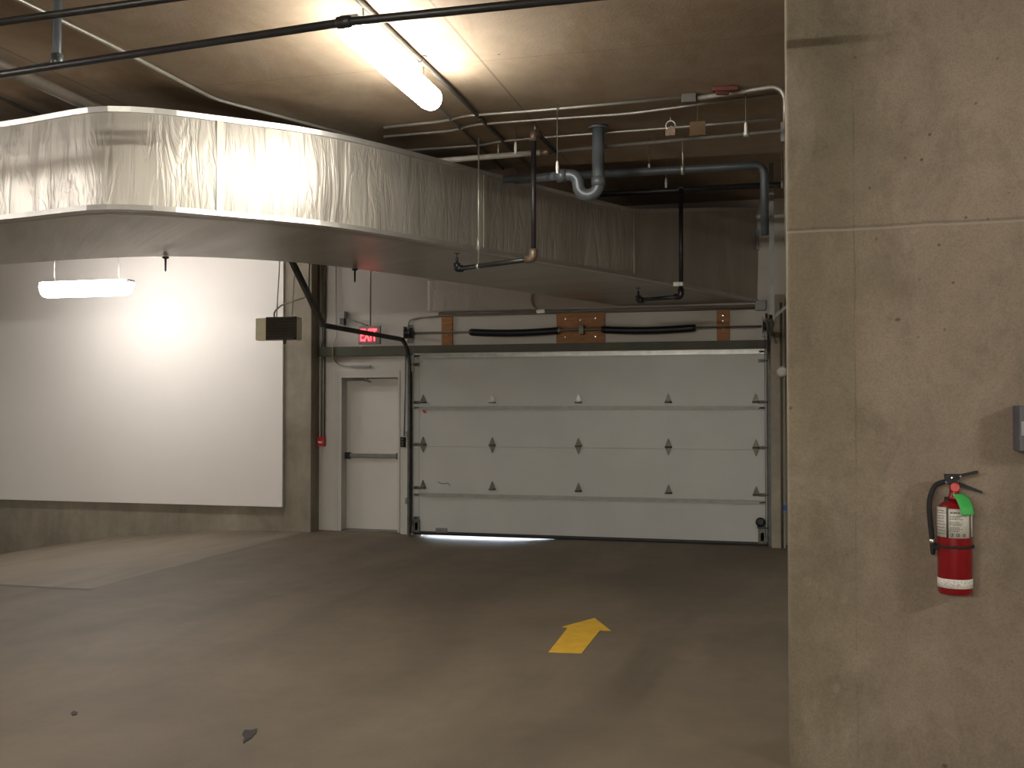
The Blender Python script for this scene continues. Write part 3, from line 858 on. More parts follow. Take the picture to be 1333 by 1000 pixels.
# ------------------------------------------------------------------ lamps
def lampmat(st, col): return emis('lamp_diffuser', col, st)
def fixture(c, along, L, st, label, zceil, group=None, col=LAMP_COL, width=.15, h=.10, rods=True, up=True):
    c = Vector(c); ax = Vector((1,0,0)) if along == 'X' else Vector((0,1,0)); sd = Vector((0,1,0)) if along == 'X' else Vector((1,0,0))
    t = thing('fluorescent_light', label, 'light', c, group)
    # housing: shallow tray on top
    prof = [(-.045, .055), (.045, .055), (.050, .03), (.050, .0), (-.050, .0), (-.050, .03)]
    a = c - ax*L/2
    m = MB(); m.prism([a + sd*p*width/.15 + Vector((0,0,q+.012)) for p, q in prof], ax*L)
    m.build('housing', M['grey'], t)
    if not up:      # deep reflector added to keep this lamp's light off the duct
        m2 = MB()
        for q in (-1, 1): m2.prism([a + sd*q*.09 + Vector((0,0,.02)), a + sd*q*.15 + Vector((0,0,-.10)), a + sd*q*.155 + Vector((0,0,-.097)), a + sd*q*.09 + Vector((0,0,.03))], ax*L)
        m2.prism([a + sd*p*width/.15 + Vector((0,0,q)) for p, q in [(-.09,.02),(.09,.02),(.09,.03),(-.09,.03)]], ax*L)
        for q in (-.012, L): m2.prism([a + ax*q + sd*p + Vector((0,0,zz_)) for p, zz_ in [(-.09,.03),(.09,.03),(.155,-.10),(-.155,-.10)]], ax*.012)
        m2.build('reflector', M['grey'], t)
    n = 14; dp = [(width/2*.99*cos(x), -h*.85*sin(x)) for x in [-.38+(pi+.76)*i/n for i in range(n+1)]]
    m = MB(); vs = []; secs_ = [(0, .55), (.035, .9), (.09, 1), (L-.09, 1), (L-.035, .9), (L, .55)]
    for q, s_ in secs_:
        for p, z in dp: vs.append(a + ax*q + sd*p*s_ + Vector((0,0,z*s_+.010)))
    k = n+1
    fs = [(i*k+j, i*k+(j+1)%k, (i+1)*k+(j+1)%k, (i+1)*k+j) for i in range(len(secs_)-1) for j in range(k)]
    fs += [tuple(range(k)), tuple((len(secs_)-1)*k+j for j in reversed(range(k)))]
    m.add(vs, fs, True); m.build('diffuser', lampmat(st, col), t)
    if rods:
        for q in (-L*.36, L*.36):
            p = c + ax*q
            m = MB().tube([p+Vector((0,0,.06)), Vector((p.x, p.y, zceil))], .006, 6)
            m.cbox((p.x, p.y, c.z+.068), (.06,.06,.012)); m.build('hanger', M['rod'], t)
    return t
a, b = W(456, 38, Z=CAMZ+2.0), W(563, 131, Z=CAMZ+2.0)
fixture(((a.x+b.x)/2, (a.y+b.y)/2, CAMZ+2.0), 'Y', 1.36, L_MAIN, 'long bright fluorescent ceiling light hanging in front of the foil duct', CEIL, width=.16)
c_ = W(112, 376, Y=11.3)
fixture((c_.x, 11.3, c_.z+.03), 'X', 1.34, L_WALL, 'glowing pendant fluorescent light in front of the white wall at far left', CEIL2, col=LAMP_COL2, width=.22, h=.17)
# unseen lamps outside the frame; those behind the duct and right wall are added
g = 'garage ceiling lights out of the view'
fixture((-7.0, 11.3, 3.98), 'X', 1.24, L_HID, 'unseen fluorescent light added behind the foil duct to brighten the white wall', CEIL2, col=LAMP_COL2)
fixture((-3.6, -5.2, 3.1), 'X', 1.24, L_BACK, 'fluorescent pendant light behind the camera, the farther left of two', CEIL)
fixture((-1.3, -5.2, 3.1), 'X', 1.24, L_BACK, 'fluorescent pendant light straight behind the camera', CEIL)
fixture((2.4, 9.3, 2.96), 'Y', 1.24, L_DOOR, 'unseen pendant light added behind the right concrete wall to brighten the overhead door', CEIL2, up=False)
fixture((4.2, 1.9, 3.05), 'Y', 1.24, L_SIDE, 'fluorescent pendant light right of the camera', CEIL)
fixture((-8.2, 3.2, CAMZ+1.80), 'Y', 1.24, L_LEFT, 'fluorescent ceiling light far left of the camera', CEIL, col=LAMP_COL2)

# ------------------------------------------------------------------ pipes under the ceiling
def pipe(name, label, cat, pts, r, mat, group=None, hang=None, fittings=(), zc=CEIL, fr=1.45, fm=None, rad=.08):
    t = thing(name, label, cat, pts[0], group)
    MB().tube(bend(pts, rad), r, 12).build('pipe', mat, t)
    for p in fittings:
        p, dr = p
        MB().tube([Vector(p)-Vector(dr)*.035, Vector(p)-Vector(dr)*.03, Vector(p)+Vector(dr)*.03, Vector(p)+Vector(dr)*.035], [r*1.15, r*fr, r*fr, r*1.15], 12).build('fitting', fm or mat, t)
    for p in (hang or []):
        MB().tube([p, (p[0], p[1], zc)], .005, 6).lathe([(r*1.25,-.012),(r*1.25,.012)], p, 12, (pts[1]-pts[0]).normalized()).build('hanger', M['rod'], t)
    return t
ZPp = CAMZ+1.72
def ext(a, b, k):      # lengthen a run past the frame
    return b + (b-a).normalized()*k
a, b, c = W(0, 97, Z=ZPp), W(448, 29, Z=ZPp), W(740, -1, Z=ZPp)
p = [ext(b, a, 4.0), b, ext(b, c, 1.0)]
pipe('sprinkler_pipe', 'black sprinkler pipe crossing the ceiling just before the bright light', 'pipe', p, .019, M['pipe'], 'black pipes crossing near the camera', hang=[p[1].lerp(p[0], .75), p[1].lerp(p[2], .8)], fittings=[(b, (b-a).normalized())])
a, b = W(0, 29, Z=ZPp+.03), W(200, 1, Z=ZPp+.03)
p = [ext(b, a, 3.5), ext(a, b, 1.8)]
pipe('sprinkler_pipe', 'black sprinkler pipe cutting the top left corner, nearest to the camera', 'pipe', p, .017, M['pipe'], 'black pipes crossing near the camera', hang=[p[0].lerp(p[1], .3), p[0].lerp(p[1], .85)])
# upright grey pipe and big pipe at the upper left
ZQ = CAMZ+2.095
a, b = W(34, 103, Z=ZQ), W(168, 158, Z=ZQ)
dd = (b-a); q0 = a - dd.normalized()*3.0; q1 = a + dd.normalized()*2.6
dx = Vector((a.x, q0.y, ZQ)); q1 = Vector((a.x-.05, STEP-.3, ZQ)); q0 = Vector((a.x+.1, 2.5, ZQ))
pipe('drain_pipe', 'thick grey drain pipe running back under the ceiling at the upper left', 'pipe', [q0, q1], .042, M['dustpipe'], hang=[q0.lerp(q1,.1), q0.lerp(q1,.65)])
a = W(74, 84, Z=CAMZ+1.74)
pipe('riser_pipe', 'upright blue grey pipe dropping from the ceiling at the upper left', 'pipe', [Vector((a.x, a.y, CEIL)), Vector((a.x, a.y, a.z)), Vector((a.x-.42, a.y+.05, a.z-.01))], .021, M['pipegrey'], fittings=[(Vector((a.x, a.y, a.z+.02)), (0,0,1))], rad=.05)
a, b = W(0, 128, Z=CEIL-.03), W(70, 158, Z=CEIL-.03)
o = MB().tube([a-(b-a)*1.5, b+(b-a)*2], .014, 8).build('ceiling_conduit', M['conddark'])
tag(o, 'thin dark conduit on the ceiling at the left edge beyond the thick drain pipe', 'conduit')
# ceiling conduits
def conduit(label, px, Z, r, mat, group='metal conduits on the ceiling', pre=None, post=None, rad=.12, clips=True):
    pts = [W(u, v, Z=Z) for u, v in px]
    if pre: pts.insert(0, pts[0] + (pts[0]-pts[1]).normalized()*pre)
    if post: pts.append(pts[-1] + (pts[-1]-pts[-2]).normalized()*post)
    t = thing('ceiling_conduit', label, 'conduit', pts[0], group)
    MB().tube(bend(pts, rad), r, 8).build('tube', mat, t)
    for i in range(len(pts)-1):
        L = (pts[i+1]-pts[i]).length
        for k in range(1, int(L/1.1)+1):
            q = pts[i].lerp(pts[i+1], k/(int(L/1.1)+1)); dr = (pts[i+1]-pts[i]).normalized()
            nn = Vector((dr.y, -dr.x, 0))
            MB().bar(Vector((q.x, q.y, (q.z+r+CEIL)/2))-nn*r*2.6, Vector((q.x, q.y, (q.z+r+CEIL)/2))+nn*r*2.6, .025, max(.004, CEIL-q.z-r)).tube([q-dr*.012, q+dr*.012], r*1.25, 8).build('strap', mat, t)
    return t
ZK = CEIL-.022
conduit('pale conduit on the ceiling bending near the middle of the duct top, at left', [(25,0),(150,61.5),(279,129),(377,155),(470,180)], ZK, .013, M['conduit'], pre=1.0, rad=.1)
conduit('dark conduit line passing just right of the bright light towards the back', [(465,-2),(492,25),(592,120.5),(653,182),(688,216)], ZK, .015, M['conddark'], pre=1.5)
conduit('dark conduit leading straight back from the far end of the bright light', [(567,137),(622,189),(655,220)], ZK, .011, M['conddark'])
conduit('upper one of the three pale conduits across the ceiling, curving down near the concrete wall', [(500,166),(583,157),(603,151),(700,144),(888,127)], ZK, .012, M['conduit'], rad=.15)
conduit('middle one of the three pale conduits across the ceiling, just below the upper one', [(500,178),(594,169.5),(614,162.5),(700,156),(820,148),(1012,122)], ZK, .011, M['conduit'], rad=.15)
conduit('lowest and faintest of the three pale conduits across the ceiling', [(500,198),(628,189),(650,184),(720,178),(880,166),(1010,155)], ZK, .010, M['conduit'], rad=.15)
# conduit that continues from the box and turns down
c1 = W(897, 127, Z=ZK)
bx = MB().cbox((c1.x, c1.y, CEIL-.03), (.10, .06, .06)).build('junction_box', M['conddark'], bevel=.004)
tag(bx, 'small metal junction box on the ceiling at the end of the upper pale conduit', 'box')
c2 = W(1005, 112, Z=ZK); 
rr = .10
pts = [c1+Vector((.06,0,0)), W(925, 124, Z=ZK), c2]
cr = Vector((c2.x+.075, c2.y, ZK-.075))
pts2 = bend([c1+Vector((.06,0,-.01)), c2+Vector((.085,0,0)), c2+Vector((.085,0,-.26))], .12, 8)
t = thing('drop_conduit', 'pale conduit on the ceiling bending down in a quarter circle beside the concrete wall', 'conduit', c1)
MB().tube(pts2, .016, 10).build('tube', M['conduit'], t)
e_ = pts2[-1]
MB().cbox((e_.x, e_.y, e_.z-.06), (.06, .06, .13)).build('fitting_box', M['galvdull'], t)
MB().tube([(e_.x, e_.y, e_.z-.12), (e_.x, e_.y, e_.z-.80)], .011, 8).build('lower_tube', M['conddark'], t)
c_ = W(944, 116, Z=CEIL-.02)
m = MB().cbox((c_.x, c_.y, CEIL-.02), (.17, .05, .03), rz=.1).cbox((c_.x-.02, c_.y+.01, CEIL-.04), (.09, .03, .03), rz=.3)
o = m.build('cable_clamp', M['redrust'], bevel=.006); tag(o, 'dark red clamp on the ceiling beside the pale conduit near the concrete wall', 'clamp')
c_ = W(908, 167.5, Z=CAMZ+1.93)
m = MB().box((c_.x-.055, c_.y, c_.z-.045), (c_.x+.055, c_.y+.012, c_.z+.05)).box((c_.x-.002, c_.y+.004, c_.z+.04), (c_.x+.002, c_.y+.008, CEIL))
o = m.build('hanging_card', M['cardboard']); tag(o, 'small brown square card hanging from the ceiling above the sprinkler pipe', 'card')

# sprinkler branch with drops
ZS = CAMZ+2.065
a, b, c = W(470, 217.5, Z=ZS-.02), W(712, 198, Z=ZS-.02), W(1021, 170, Z=ZS-.02)
yl = (b.y+c.y)/2
t = thing('sprinkler_branch', 'long sprinkler pipe under the ceiling in front of the duct, pale left half', 'pipe', b)
Ls = W(560, 210, Z=ZS)
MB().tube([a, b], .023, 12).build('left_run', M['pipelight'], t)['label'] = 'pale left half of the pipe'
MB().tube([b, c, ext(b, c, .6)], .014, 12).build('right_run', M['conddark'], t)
dr = (c-b).normalized()
MB().tube([b-dr*.05, b+dr*.03], .027, 12).build('fitting', M['copper'], t)['label'] = 'copper coloured fitting'
MB().tube([a.lerp(b,.75), (a.lerp(b,.75).x, a.lerp(b,.75).y, CEIL)], .005, 6).build('hanger', M['rod'], t)
q = b.lerp(c, .85)
MB().tube([q, (q.x, q.y, CEIL)], .005, 6).lathe([(.02,-.02),(.024,0),(.02,.02)], q, 10, dr).build('hanger', M['rod'], t)
k_ = W(873, 173, Z=ZS-.02)
m = MB(); m.tube([k_+Vector((.035*cos(x), 0, .055+.035*sin(x))) for x in [2*pi*i/20 for i in range(21)]], .005, 6, False)
m.tube([k_+Vector((0,0,.09)), (k_.x, k_.y, CEIL)], .005, 6)
m.build('ring_hanger', M['rod'], t)
MB().cbox(k_, (.07,.05,.05)).cbox(k_+Vector((.01,0,.03)), (.03,.04,.03), ry=.6).build('tee_fitting', M['copper'], t)

def sprinkler_drop(label, top, bot, endp, r, mat, headmat, elbow, group):
    t = thing('sprinkler_drop', label, 'pipe', bot, group)
    MB().tube([top, bot+Vector((0,0,.02))], r, 12).build('drop_pipe', mat, t)
    MB().tube([bot+(endp-bot).normalized()*.03, endp], r*.95, 12).build('arm_pipe', mat, t)
    MB().tube(bend([bot+Vector((0,0,.075)), bot, bot+(endp-bot).normalized()*.075], .04), r*1.45, 12).build('elbow', elbow, t)
    d_ = (endp-bot).normalized()
    MB().tube(bend([endp-d_*.04, endp+d_*.02, endp+d_*.02+Vector((0,0,.05))], .02), r*1.4, 12).build('end_elbow', M['black'], t)
    m = MB().lathe([(.012,.05),(.012,.09),(.004,.10),(.004,.125),(.024,.127),(.024,.131)], endp+d_*.02, 14); m.build('sprinkler_head', headmat, t)
    return t
zc1 = 7.34
tp = W(694.5, 174, Z=ZS+.03); 
yv = tp.y
bt = W(694.5, 337, Y=yv); en = W(597, 350, Z=bt.z-.0)
t1 = sprinkler_drop('larger sprinkler drop with a copper coloured top elbow, reaching under the duct', tp, bt, en, .021, M['pipe'], M['black'], M['copper'], 'sprinkler drops under the duct')
MB().tube(bend([tp+Vector((0,0,-.06)), tp+Vector((0,0,.01)), tp+Vector((.03,.05,.0))], .03), .03, 12).build('top_elbow', M['copper'], t1)
jn = b+dr*.05
MB().tube([tp+Vector((.03,.04,0)), Vector((jn.x+.02, jn.y, jn.z))], .018, 10).build('link_pipe', M['pipe'], t1)
MB().tube([tp+Vector((.01,0,.02)), (tp.x+.01, tp.y, CEIL)], .005, 6).build('hanger_rod', M['rod'], t1)
# rod carrying the arm
pa = bt.lerp(en, .72)
t = thing('hanger_rod', 'long thin pale rod from the ceiling down to the arm of the larger sprinkler drop', 'rod', pa)
q = W(625, 200, Y=pa.y)
MB().tube([(pa.x, pa.y, pa.z+.03), (pa.x, pa.y, CEIL)], .0065, 8).build('rod', M['rod'], t)
MB().lathe([(.014,0),(.014,.10)], (pa.x, pa.y, pa.z+.13), 10).build('coupling', M['rod'], t)
dd = (en-bt).normalized()
MB().lathe([(.024,-.012),(.024,.012)], pa, 14, dd).build('pipe_ring', M['rod'], t)
# second drop
zz = CAMZ+2.2
tp2 = W(886.5, 246, Z=zz); bt2 = W(886.5, 386, Y=tp2.y); en2 = W(833, 391, Z=bt2.z)
t2 = sprinkler_drop('black sprinkler drop in front of the far end of the duct, the smaller of two', tp2, bt2, en2, .022, M['black'], M['black'], M['black'], 'sprinkler drops under the duct')
q = W(886.5, 370, Y=tp2.y)
MB().lathe([(.0245,-.02),(.0245,.02)], q, 16).box((q.x-.075, q.y-.02, q.z-.02), (q.x-.02, q.y-.016, q.z+.02)).build('tag', M['paper'], t2)['label'] = 'white paper tag'
p0 = Vector((-3.0, tp2.y+.05, zz)); p1 = Vector((.6, tp2.y+.05, zz))
pipe('sprinkler_pipe', 'black sprinkler pipe in the dark recess above the far end of the duct', 'pipe', [p0, p1], .03, M['black'], hang=[p0.lerp(p1,.1), p0.lerp(p1,.85)], zc=CEIL2)
MB().tube([tp2, tp2+Vector((0,.05,0))], .026, 10).build('tee', M['black'], t2)
# bell hangers
def bell(u, v0, v1, zc, label, y):
    a = W(u, v1, Y=y); t = thing('rod_hanger', label, 'hanger', a, 'short rods hanging from the ceiling')
    MB().tube([(a.x, a.y, a.z+.03), (a.x, a.y, zc)], .004, 6).build('rod', M['conddark'], t)
    MB().lathe([(.004,.08),(.009,.065),(.012,.03),(.008,-.0),(.010,-.012)], a, 12).build('clamp', M['paper'], t)
bell(671, 145, 198, CEIL, 'thin rod with a white clamp just left of the copper topped sprinkler drop', 7.6)
bell(725.5, 190, 224, CEIL, 'thin rod with a white clamp beside the grey drain trap, on its left', 7.1)
bell(845, 190, 226, CEIL, 'thin rod with a pale clamp right of the grey drain trap', 8.2)
bell(867, 200, 243, CEIL2, 'thin rod with a pale clamp above the black sprinkler drop', 9.6)
bell(971, 130, 174, CEIL, 'thin rod with a pale clamp nearest to the concrete wall', 7.1)

# cast iron trap
f0 = W(778.5, 164, Z=CEIL); yt = f0.y
def TP(u, v): return W(u, v, Y=yt)
t = thing('drain_trap', 'blue grey drain pipe dropping from the ceiling with a U shaped trap', 'pipe', f0)
x1 = TP(779, 240); x2 = TP(753, 240)
r_ = (x1.x-x2.x)/2; cc = (x1+x2)/2
path = [Vector((x1.x, yt, CEIL)), x1] + [Vector((cc.x+r_*cos(a_), yt, x1.z-r_*sin(a_))) for a_ in [pi*i/10 for i in range(1, 10)]] + [x2]
r2 = .07; c2_ = Vector((x2.x-r2, yt, x2.z+.005))
path += [Vector((c2_.x+r2*cos(a_), yt, c2_.z+r2*sin(a_))) for a_ in [pi/2*i/8 for i in range(1, 9)]]
lastp = path[-1]
path += [Vector((lastp.x-.1, yt, lastp.z))]
MB().tube(path, .047, 18).build('trap_pipe', M['pipegrey'], t)
for p_, d_ in ((Vector((x1.x, yt, CEIL-.012)), (0,0,1)),):
    MB().lathe([(.075,-.012),(.075,.012)], p_, 20, d_).build('flange', M['pipegrey'], t)
for p_, d_ in ((x1+Vector((0,0,.02)), Vector((0,0,1))), (lastp+Vector((-.06,0,0)), Vector((1,0,0)))):
    MB().tube([p_-d_*.035, p_+d_*.035], .054, 18).build('coupling', M['pipegrey'], t)
l2 = lastp+Vector((-.1,0,0)); e2 = l2+Vector((-.42, .10, .02))
e2 = W(652, 237, Z=CAMZ+2.085)
MB().tube(bend([l2, e2, e2+Vector((-.35,.15,0))], .1), .034, 14).build('side_pipe', M['pipegrey'], t)
a, b = W(795, 226, Z=CAMZ+1.9), W(995, 215, Z=CAMZ+1.9)
p0 = a + (a-b).normalized()*.9
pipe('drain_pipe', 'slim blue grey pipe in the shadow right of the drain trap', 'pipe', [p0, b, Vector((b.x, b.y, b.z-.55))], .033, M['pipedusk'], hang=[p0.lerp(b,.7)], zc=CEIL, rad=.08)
a = W(985, 312, Y=YW-.03)
o = MB().box((a.x-.03, YW-.04, a.z-.13), (a.x+.03, YW, a.z+.14)).box((a.x-.18, YW-.03, a.z+.13), (a.x-.03, YW, a.z+.17)).build('conduit_stub', M['galvdull'])
tag(o, 'pale short bracket on the dark wall above the right end of the overhead door', 'bracket')

# small hooks under the duct
for u, v, lab in ((198.5, 333, 'small dark hook poking out below the duct above the white wall'), (468, 350, 'small dark hook poking out below the duct above the EXIT sign')):
    p_ = W(u, v, Z=ZB-.02)
    i = min(range(NS), key=lambda i: (Rs[i]-p_).length); p_ = Rs[i].lerp(Fs[i], .03)
    o = MB().lathe([(.003,-.13),(.008,-.12),(.010,-.02),(.03,-.012),(.03,0.0)], p_+Vector((0,0,-.01)), 10).build('hook', M['black'])
    tag(o, lab, 'hook')

# ------------------------------------------------------------------ painted arrow
apx = [(714,849.5),(757,851),(781,821),(795.5,821.8),(774,805),(731.5,816.5),(739,818)]
poly = [W(u, v, Z=0) for u, v in apx]
m = MB().prism([Vector((p_.x, p_.y, .0005)) for p_ in poly], (0,0,.0025))
o = m.build('painted_arrow', M['arrow']); tag(o, 'yellow arrow painted on the floor pointing to the overhead door', 'arrow')
bl = [(315,957),(318,951),(327,951),(335,949),(334,954),(327,962),(320,966),(317,969),(316,966),(319,961)]
m = MB().prism([Vector((*W(u, v, Z=0).xy, .0005)) for u, v in bl], (0,0,.003))
o = m.build('floor_blot', M['stain']); tag(o, 'small dark ragged blot on the floor at the lower left', 'stain')
bl = [(92,929),(96,926),(101,928),(100,931),(94,932)]
m = MB().prism([Vector((*W(u, v, Z=0).xy, .0005)) for u, v in bl], (0,0,.003))
o = m.build('floor_blot', M['stain']); tag(o, 'tiny faint dark spot on the floor, left of the ragged blot', 'stain')

# ------------------------------------------------------------------ fire extinguisher
RB = .073
c0 = W(1243.5, 773, Y=CY-.095)
top = W(1243.5, 655, Y=CY-.095)
cx, cy, z0, z1 = c0.x, CY-.095, c0.z, top.z
fe = thing('fire_extinguisher', 'red fire extinguisher with black hose and green tag hung on the concrete wall', 'fire extinguisher', (cx, cy, z0))
H = z1-z0
prof = [(.055,0),(.068,.003),(RB,.012),(RB,H*.90)] + [(.022+(RB-.022)*cos(a_), H*.90+.05*sin(a_)) for a_ in [pi/2*i/8 for i in range(1,9)]] + [(.022,H+.03)]
MB().lathe(prof, (cx,cy,z0), 48).build('cylinder', M['red'], fe)
FR = Vector((-.26, -1, 0)).normalized()     # label faces the viewer
def wrap(mat, name, zA, zB, aA, aB, rr, parent, lab=None):
    """curved strip on the cylinder; angles in degrees from the -Y direction"""
    m = MB(); n = 20; vs = []
    for r in (rr, rr+.0012):
        for k in range(n+1):
            a_ = radians(aA+(aB-aA)*k/n)
            for z in (zA, zB): vs.append((cx+r*sin(a_), cy-r*cos(a_), z))
    q = (n+1)*2; fs = []
    for k in range(n):
        fs += [(2*k, 2*k+2, 2*k+3, 2*k+1), (q+2*k, q+2*k+1, q+2*k+3, q+2*k+2), (2*k, q+2*k, q+2*k+2, 2*k+2), (2*k+1, 2*k+3, q+2*k+3, q+2*k+1)]
    fs += [(0,1,q+1,q), (2*n, q+2*n, q+2*n+1, 2*n+1)]
    m.add(vs, fs, True); o_ = m.build(name, mat, parent)
    if lab: o_['label'] = lab
    return o_
zv = lambda v: W(1243.5, v, Y=cy-RB).z
A0 = -12
la = wrap(M['label'], 'instruction_label', zv(700.5), zv(661.5), A0-78, A0-24, RB+.0006, fe, 'silver left part of the label')
lb = wrap(M['label'], 'instruction_label', zv(701), zv(663), A0-16, A0+58, RB+.0006, fe, 'silver label with rows of fine print and pictograms')
lc = wrap(M['label'], 'instruction_label', zv(700), zv(663), A0+66, A0+100, RB+.0006, fe)
wrap(M['ink'], 'label_stripe', zv(700.5), zv(661.5), A0-24, A0-16, RB+.0006, fe)
wrap(M['ink'], 'label_stripe', zv(700.5), zv(663), A0+58, A0+66, RB+.0006, fe)
def strips(parent, rows, r, name='fine_print'):
    m = MB()
    for v, h, a0, a1 in rows:
        a_ = a0
        while a_ < a1:
            wd = random.uniform(2.5, 8); b_ = min(a1, a_+wd)
            zz0, zz1 = zv(v)-h/2, zv(v)+h/2; p4 = []
            for ang, z in ((a_, zz0), (b_, zz0), (b_, zz1), (a_, zz1)):
                an = radians(ang); p4.append((cx+r*sin(an), cy-r*cos(an), z))
            m.prism(p4, FR*.0006); a_ = b_ + random.uniform(1.2, 2.5)
    m.build(name, M['ink'], parent)
rows = [(668, .006, A0-10, A0+20)] + [(v, .0028, A0-13, A0+random.uniform(18,40)) for v in (672.5,674.5,676.5,680,682,684,687.5,689.5,691.5)]
strips(lb, rows, RB+.0019)
rows = [(v, .003, A0-70, A0-30) for v in (666,669,673,676,680,684,688,692,696)]
strips(la, rows, RB+.0019)
m = MB()
for a_ in (A0-6, A0+14, A0+34):        # three pictogram outlines
    for r1, hh in ((.0075, .0),):
        an = radians(a_); base = Vector((cx+(RB+.0022)*sin(an), cy-(RB+.0022)*cos(an), zv(697))); tv = Vector((cos(an), sin(an), 0))
        m.tube([base + tv*.0065*cos(q) + Vector((0,0,.007*sin(q))) for q in [2*pi*i/12 for i in range(13)]], .0011, 5, False)
        m.tube([base + Vector((0,0,-.004)), base + tv*.003 + Vector((0,0,.004))], .0014, 5)
m.build('pictogram', M['ink'], lb)
wrap(M['paper'], 'barcode_band', zv(767), zv(755), -95, 95, RB+.0006, fe, 'pale speckled band near the base')
bb = MB()
for k in range(170):
    a_ = random.uniform(-88, 80); v = random.uniform(756.5, 765.5); an = radians(a_); an2 = radians(a_+random.uniform(1,4)); z = zv(v)
    r = RB+.002
    bb.prism([(cx+r*sin(an), cy-r*cos(an), z-.0012), (cx+r*sin(an2), cy-r*cos(an2), z-.0012), (cx+r*sin(an2), cy-r*cos(an2), z+.0012), (cx+r*sin(an), cy-r*cos(an), z+.0012)], FR*.0005)
bb.build('band_print', M['grey'], fe)
# strap and wall bracket
zst = zv(713)
m = MB(); ring = [Vector((cx+(RB+.004)*sin(a_), cy-(RB+.004)*cos(a_), zst)) for a_ in [2*pi*i/36 for i in range(37)]]
m.tube(ring, .006, 8, False); 
m.build('strap', M['rubber'], fe)
MB().box((cx-.03, cy+RB-.005, z0+.05), (cx+.03, CY, z1+.02)).build('wall_bracket', M['black'], fe, bevel=.003)
# valve
zc_ = z1+.03
P_ = lambda u, v, y=cy: W(u, v, Y=y)
MB().lathe([(.026,-.012),(.028,0),(.022,.012),(.02,.03),(.022,.045),(.018,.06)], (cx, cy, zc_-.005), 20).build('valve_neck', M['red'], fe)
MB().lathe([(.004,0),(.020,.002),(.021,.012),(.018,.016)], P_(1243.5, 634.5, cy-.022)+Vector((0,.0,0)), 20, (-.26,-1,0)).build('gauge', M['redplastic'], fe)['label'] = 'round red gauge'
a, b = P_(1230, 617), P_(1254, 629)
MB().prism([P_(1230,617.5,cy-.018), P_(1252,617.5,cy-.018), P_(1252,622,cy-.018), P_(1246,626,cy-.018), P_(1250,633,cy-.018), P_(1238,633,cy-.018), P_(1231,626,cy-.018)], (0,.036,0)).build('valve_body', M['black'], fe, bevel=.002)
MB().prism([P_(1250,618,cy-.014), P_(1273,613,cy-.014), P_(1274.5,614.5,cy-.014), P_(1273,616.5,cy-.014), P_(1252,621,cy-.014)], (0,.028,0)).build('squeeze_lever', M['black'], fe, bevel=.0015)
MB().prism([P_(1249,628,cy-.014), P_(1254,629.5,cy-.014), P_(1279.5,640,cy-.014), P_(1279,642.5,cy-.014), P_(1258,636.5,cy-.014), P_(1250,634,cy-.014)], (0,.028,0)).build('carry_handle', M['black'], fe, bevel=.0015)
MB().tube([P_(1239,622,cy-.024), P_(1241,622,cy+.024)], .004, 8).build('safety_pin', M['chrome'], fe)
MB().tube([P_(1249,621,cy-.02), P_(1251.5,620,cy-.022)], .006, 8).tube([P_(1230,627,cy), P_(1237,628,cy)], .012, 12).build('hose_coupling', M['chrome'], fe)
hp = [P_(1233,627), P_(1226,628), P_(1217,633), P_(1211.5,645), P_(1209.5,660), P_(1211,680), P_(1213.5,703)]
def smooth(pts, n=8):
    out = []
    for i in range(len(pts)-1):
        p0_, p1_, p2_, p3_ = pts[max(0,i-1)], pts[i], pts[i+1], pts[min(len(pts)-1,i+2)]
        for k in range(n):
            t_ = k/n
            out.append(.5*((2*p1_)+(p2_-p0_)*t_+(2*p0_-5*p1_+4*p2_-p3_)*t_*t_+(3*p1_-p0_-3*p2_+p3_)*t_**3))
    out.append(pts[-1]); return out
MB().tube(smooth(hp), .0115, 14).build('hose', M['rubber'], fe)
a = P_(1213.7,703)
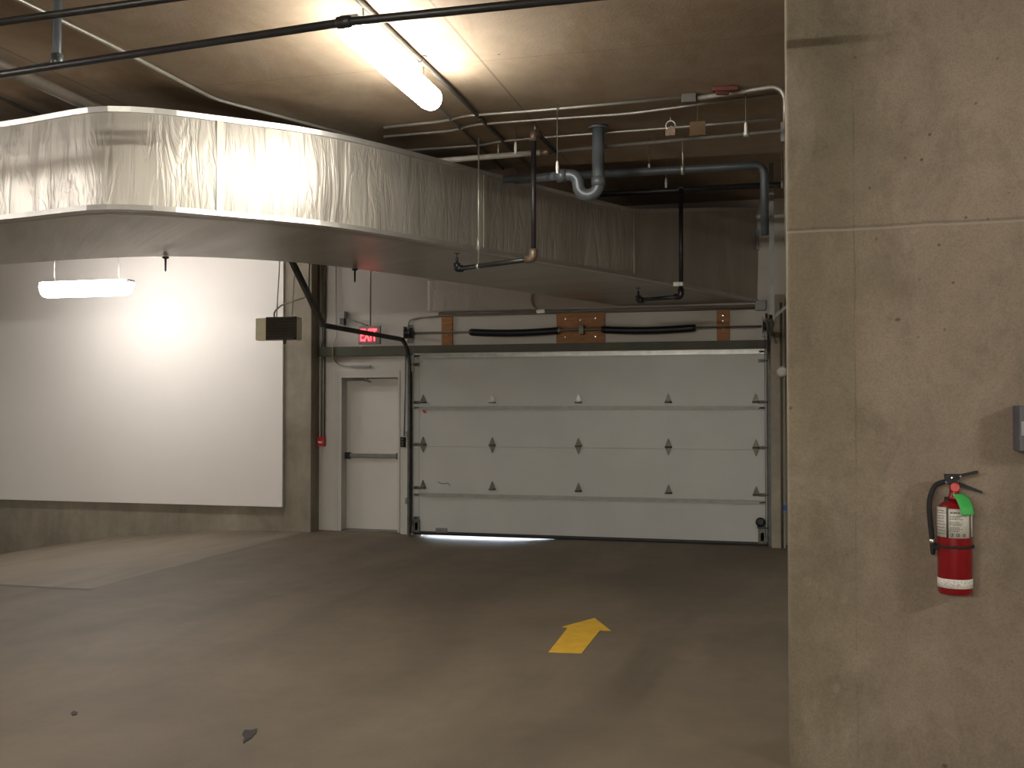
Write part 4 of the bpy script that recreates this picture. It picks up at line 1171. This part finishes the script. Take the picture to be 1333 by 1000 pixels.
MB().lathe([(.012,0),(.0155,.004),(.0155,.016),(.012,.02)], a+Vector((0,0,-.014)), 16).build('nozzle_collar', M['chrome'], fe)
MB().lathe([(.006,-.055),(.010,-.05),(.013,-.015),(.012,0)], a+Vector((0.002,0,-.012)), 16).build('nozzle', M['rubber'], fe)
b = P_(1217, 712)
MB().box((b.x-.012, cy-.014, b.z-.01), (cx-RB*.9, cy+.014, b.z+.012)).build('hose_clip', M['rubber'], fe, bevel=.003)
# green tag
def greentag():
    m = MB(); n = 8; vs = []
    L0 = [(1239.5,643.5),(1245.5,652),(1249.5,662),(1252,671.5)]; R0 = [(1256,643),(1262.5,650),(1266.5,660),(1268.5,670)]
    yy = [cy-.030, cy-.055, cy-RB-.012, cy-RB-.016]
    Lp = smooth([P_(u, v, y) for (u, v), y in zip(L0, yy)], 5); Rp = smooth([P_(u, v, y+.006) for (u, v), y in zip(R0, yy)], 5)
    for p_, q_ in zip(Lp, Rp):
        for k in range(n+1):
            t_ = k/n; s_ = p_.lerp(q_, t_); s_.y -= .006*sin(pi*t_); vs.append(s_)
    fs = [(i*(n+1)+k, i*(n+1)+k+1, (i+1)*(n+1)+k+1, (i+1)*(n+1)+k) for i in range(len(Lp)-1) for k in range(n)]
    m.add(vs, fs, True); return m
o = greentag().build('inspection_tag', M['green'], fe); o['label'] = 'bright green paper tag'
sm = o.modifiers.new('thick', 'SOLIDIFY'); sm.thickness = .0006
MB().tube([P_(1243,640,cy-.03), P_(1241,643,cy-.035), P_(1243,646,cy-.036)], .0012, 5).build('tag_loop', M['paper'], fe)

# box at the right edge of the frame
a, b = W(1327, 528, Y=CY-.14), W(1327, 588, Y=CY-.14)
t = thing('wall_switch_box', 'dark grey box on the concrete wall cut off by the right edge of the picture', 'box', (a.x+.08, CY, (a.z+b.z)/2))
MB().box((a.x, CY-.14, b.z), (a.x+.17, CY, a.z)).build('housing', M['shadowbox'], t, bevel=.006)
MB().box((a.x+.006, CY-.148, b.z+.07), (a.x+.16, CY-.14, a.z-.07)).build('front_plate', M['grey'], t, bevel=.002)
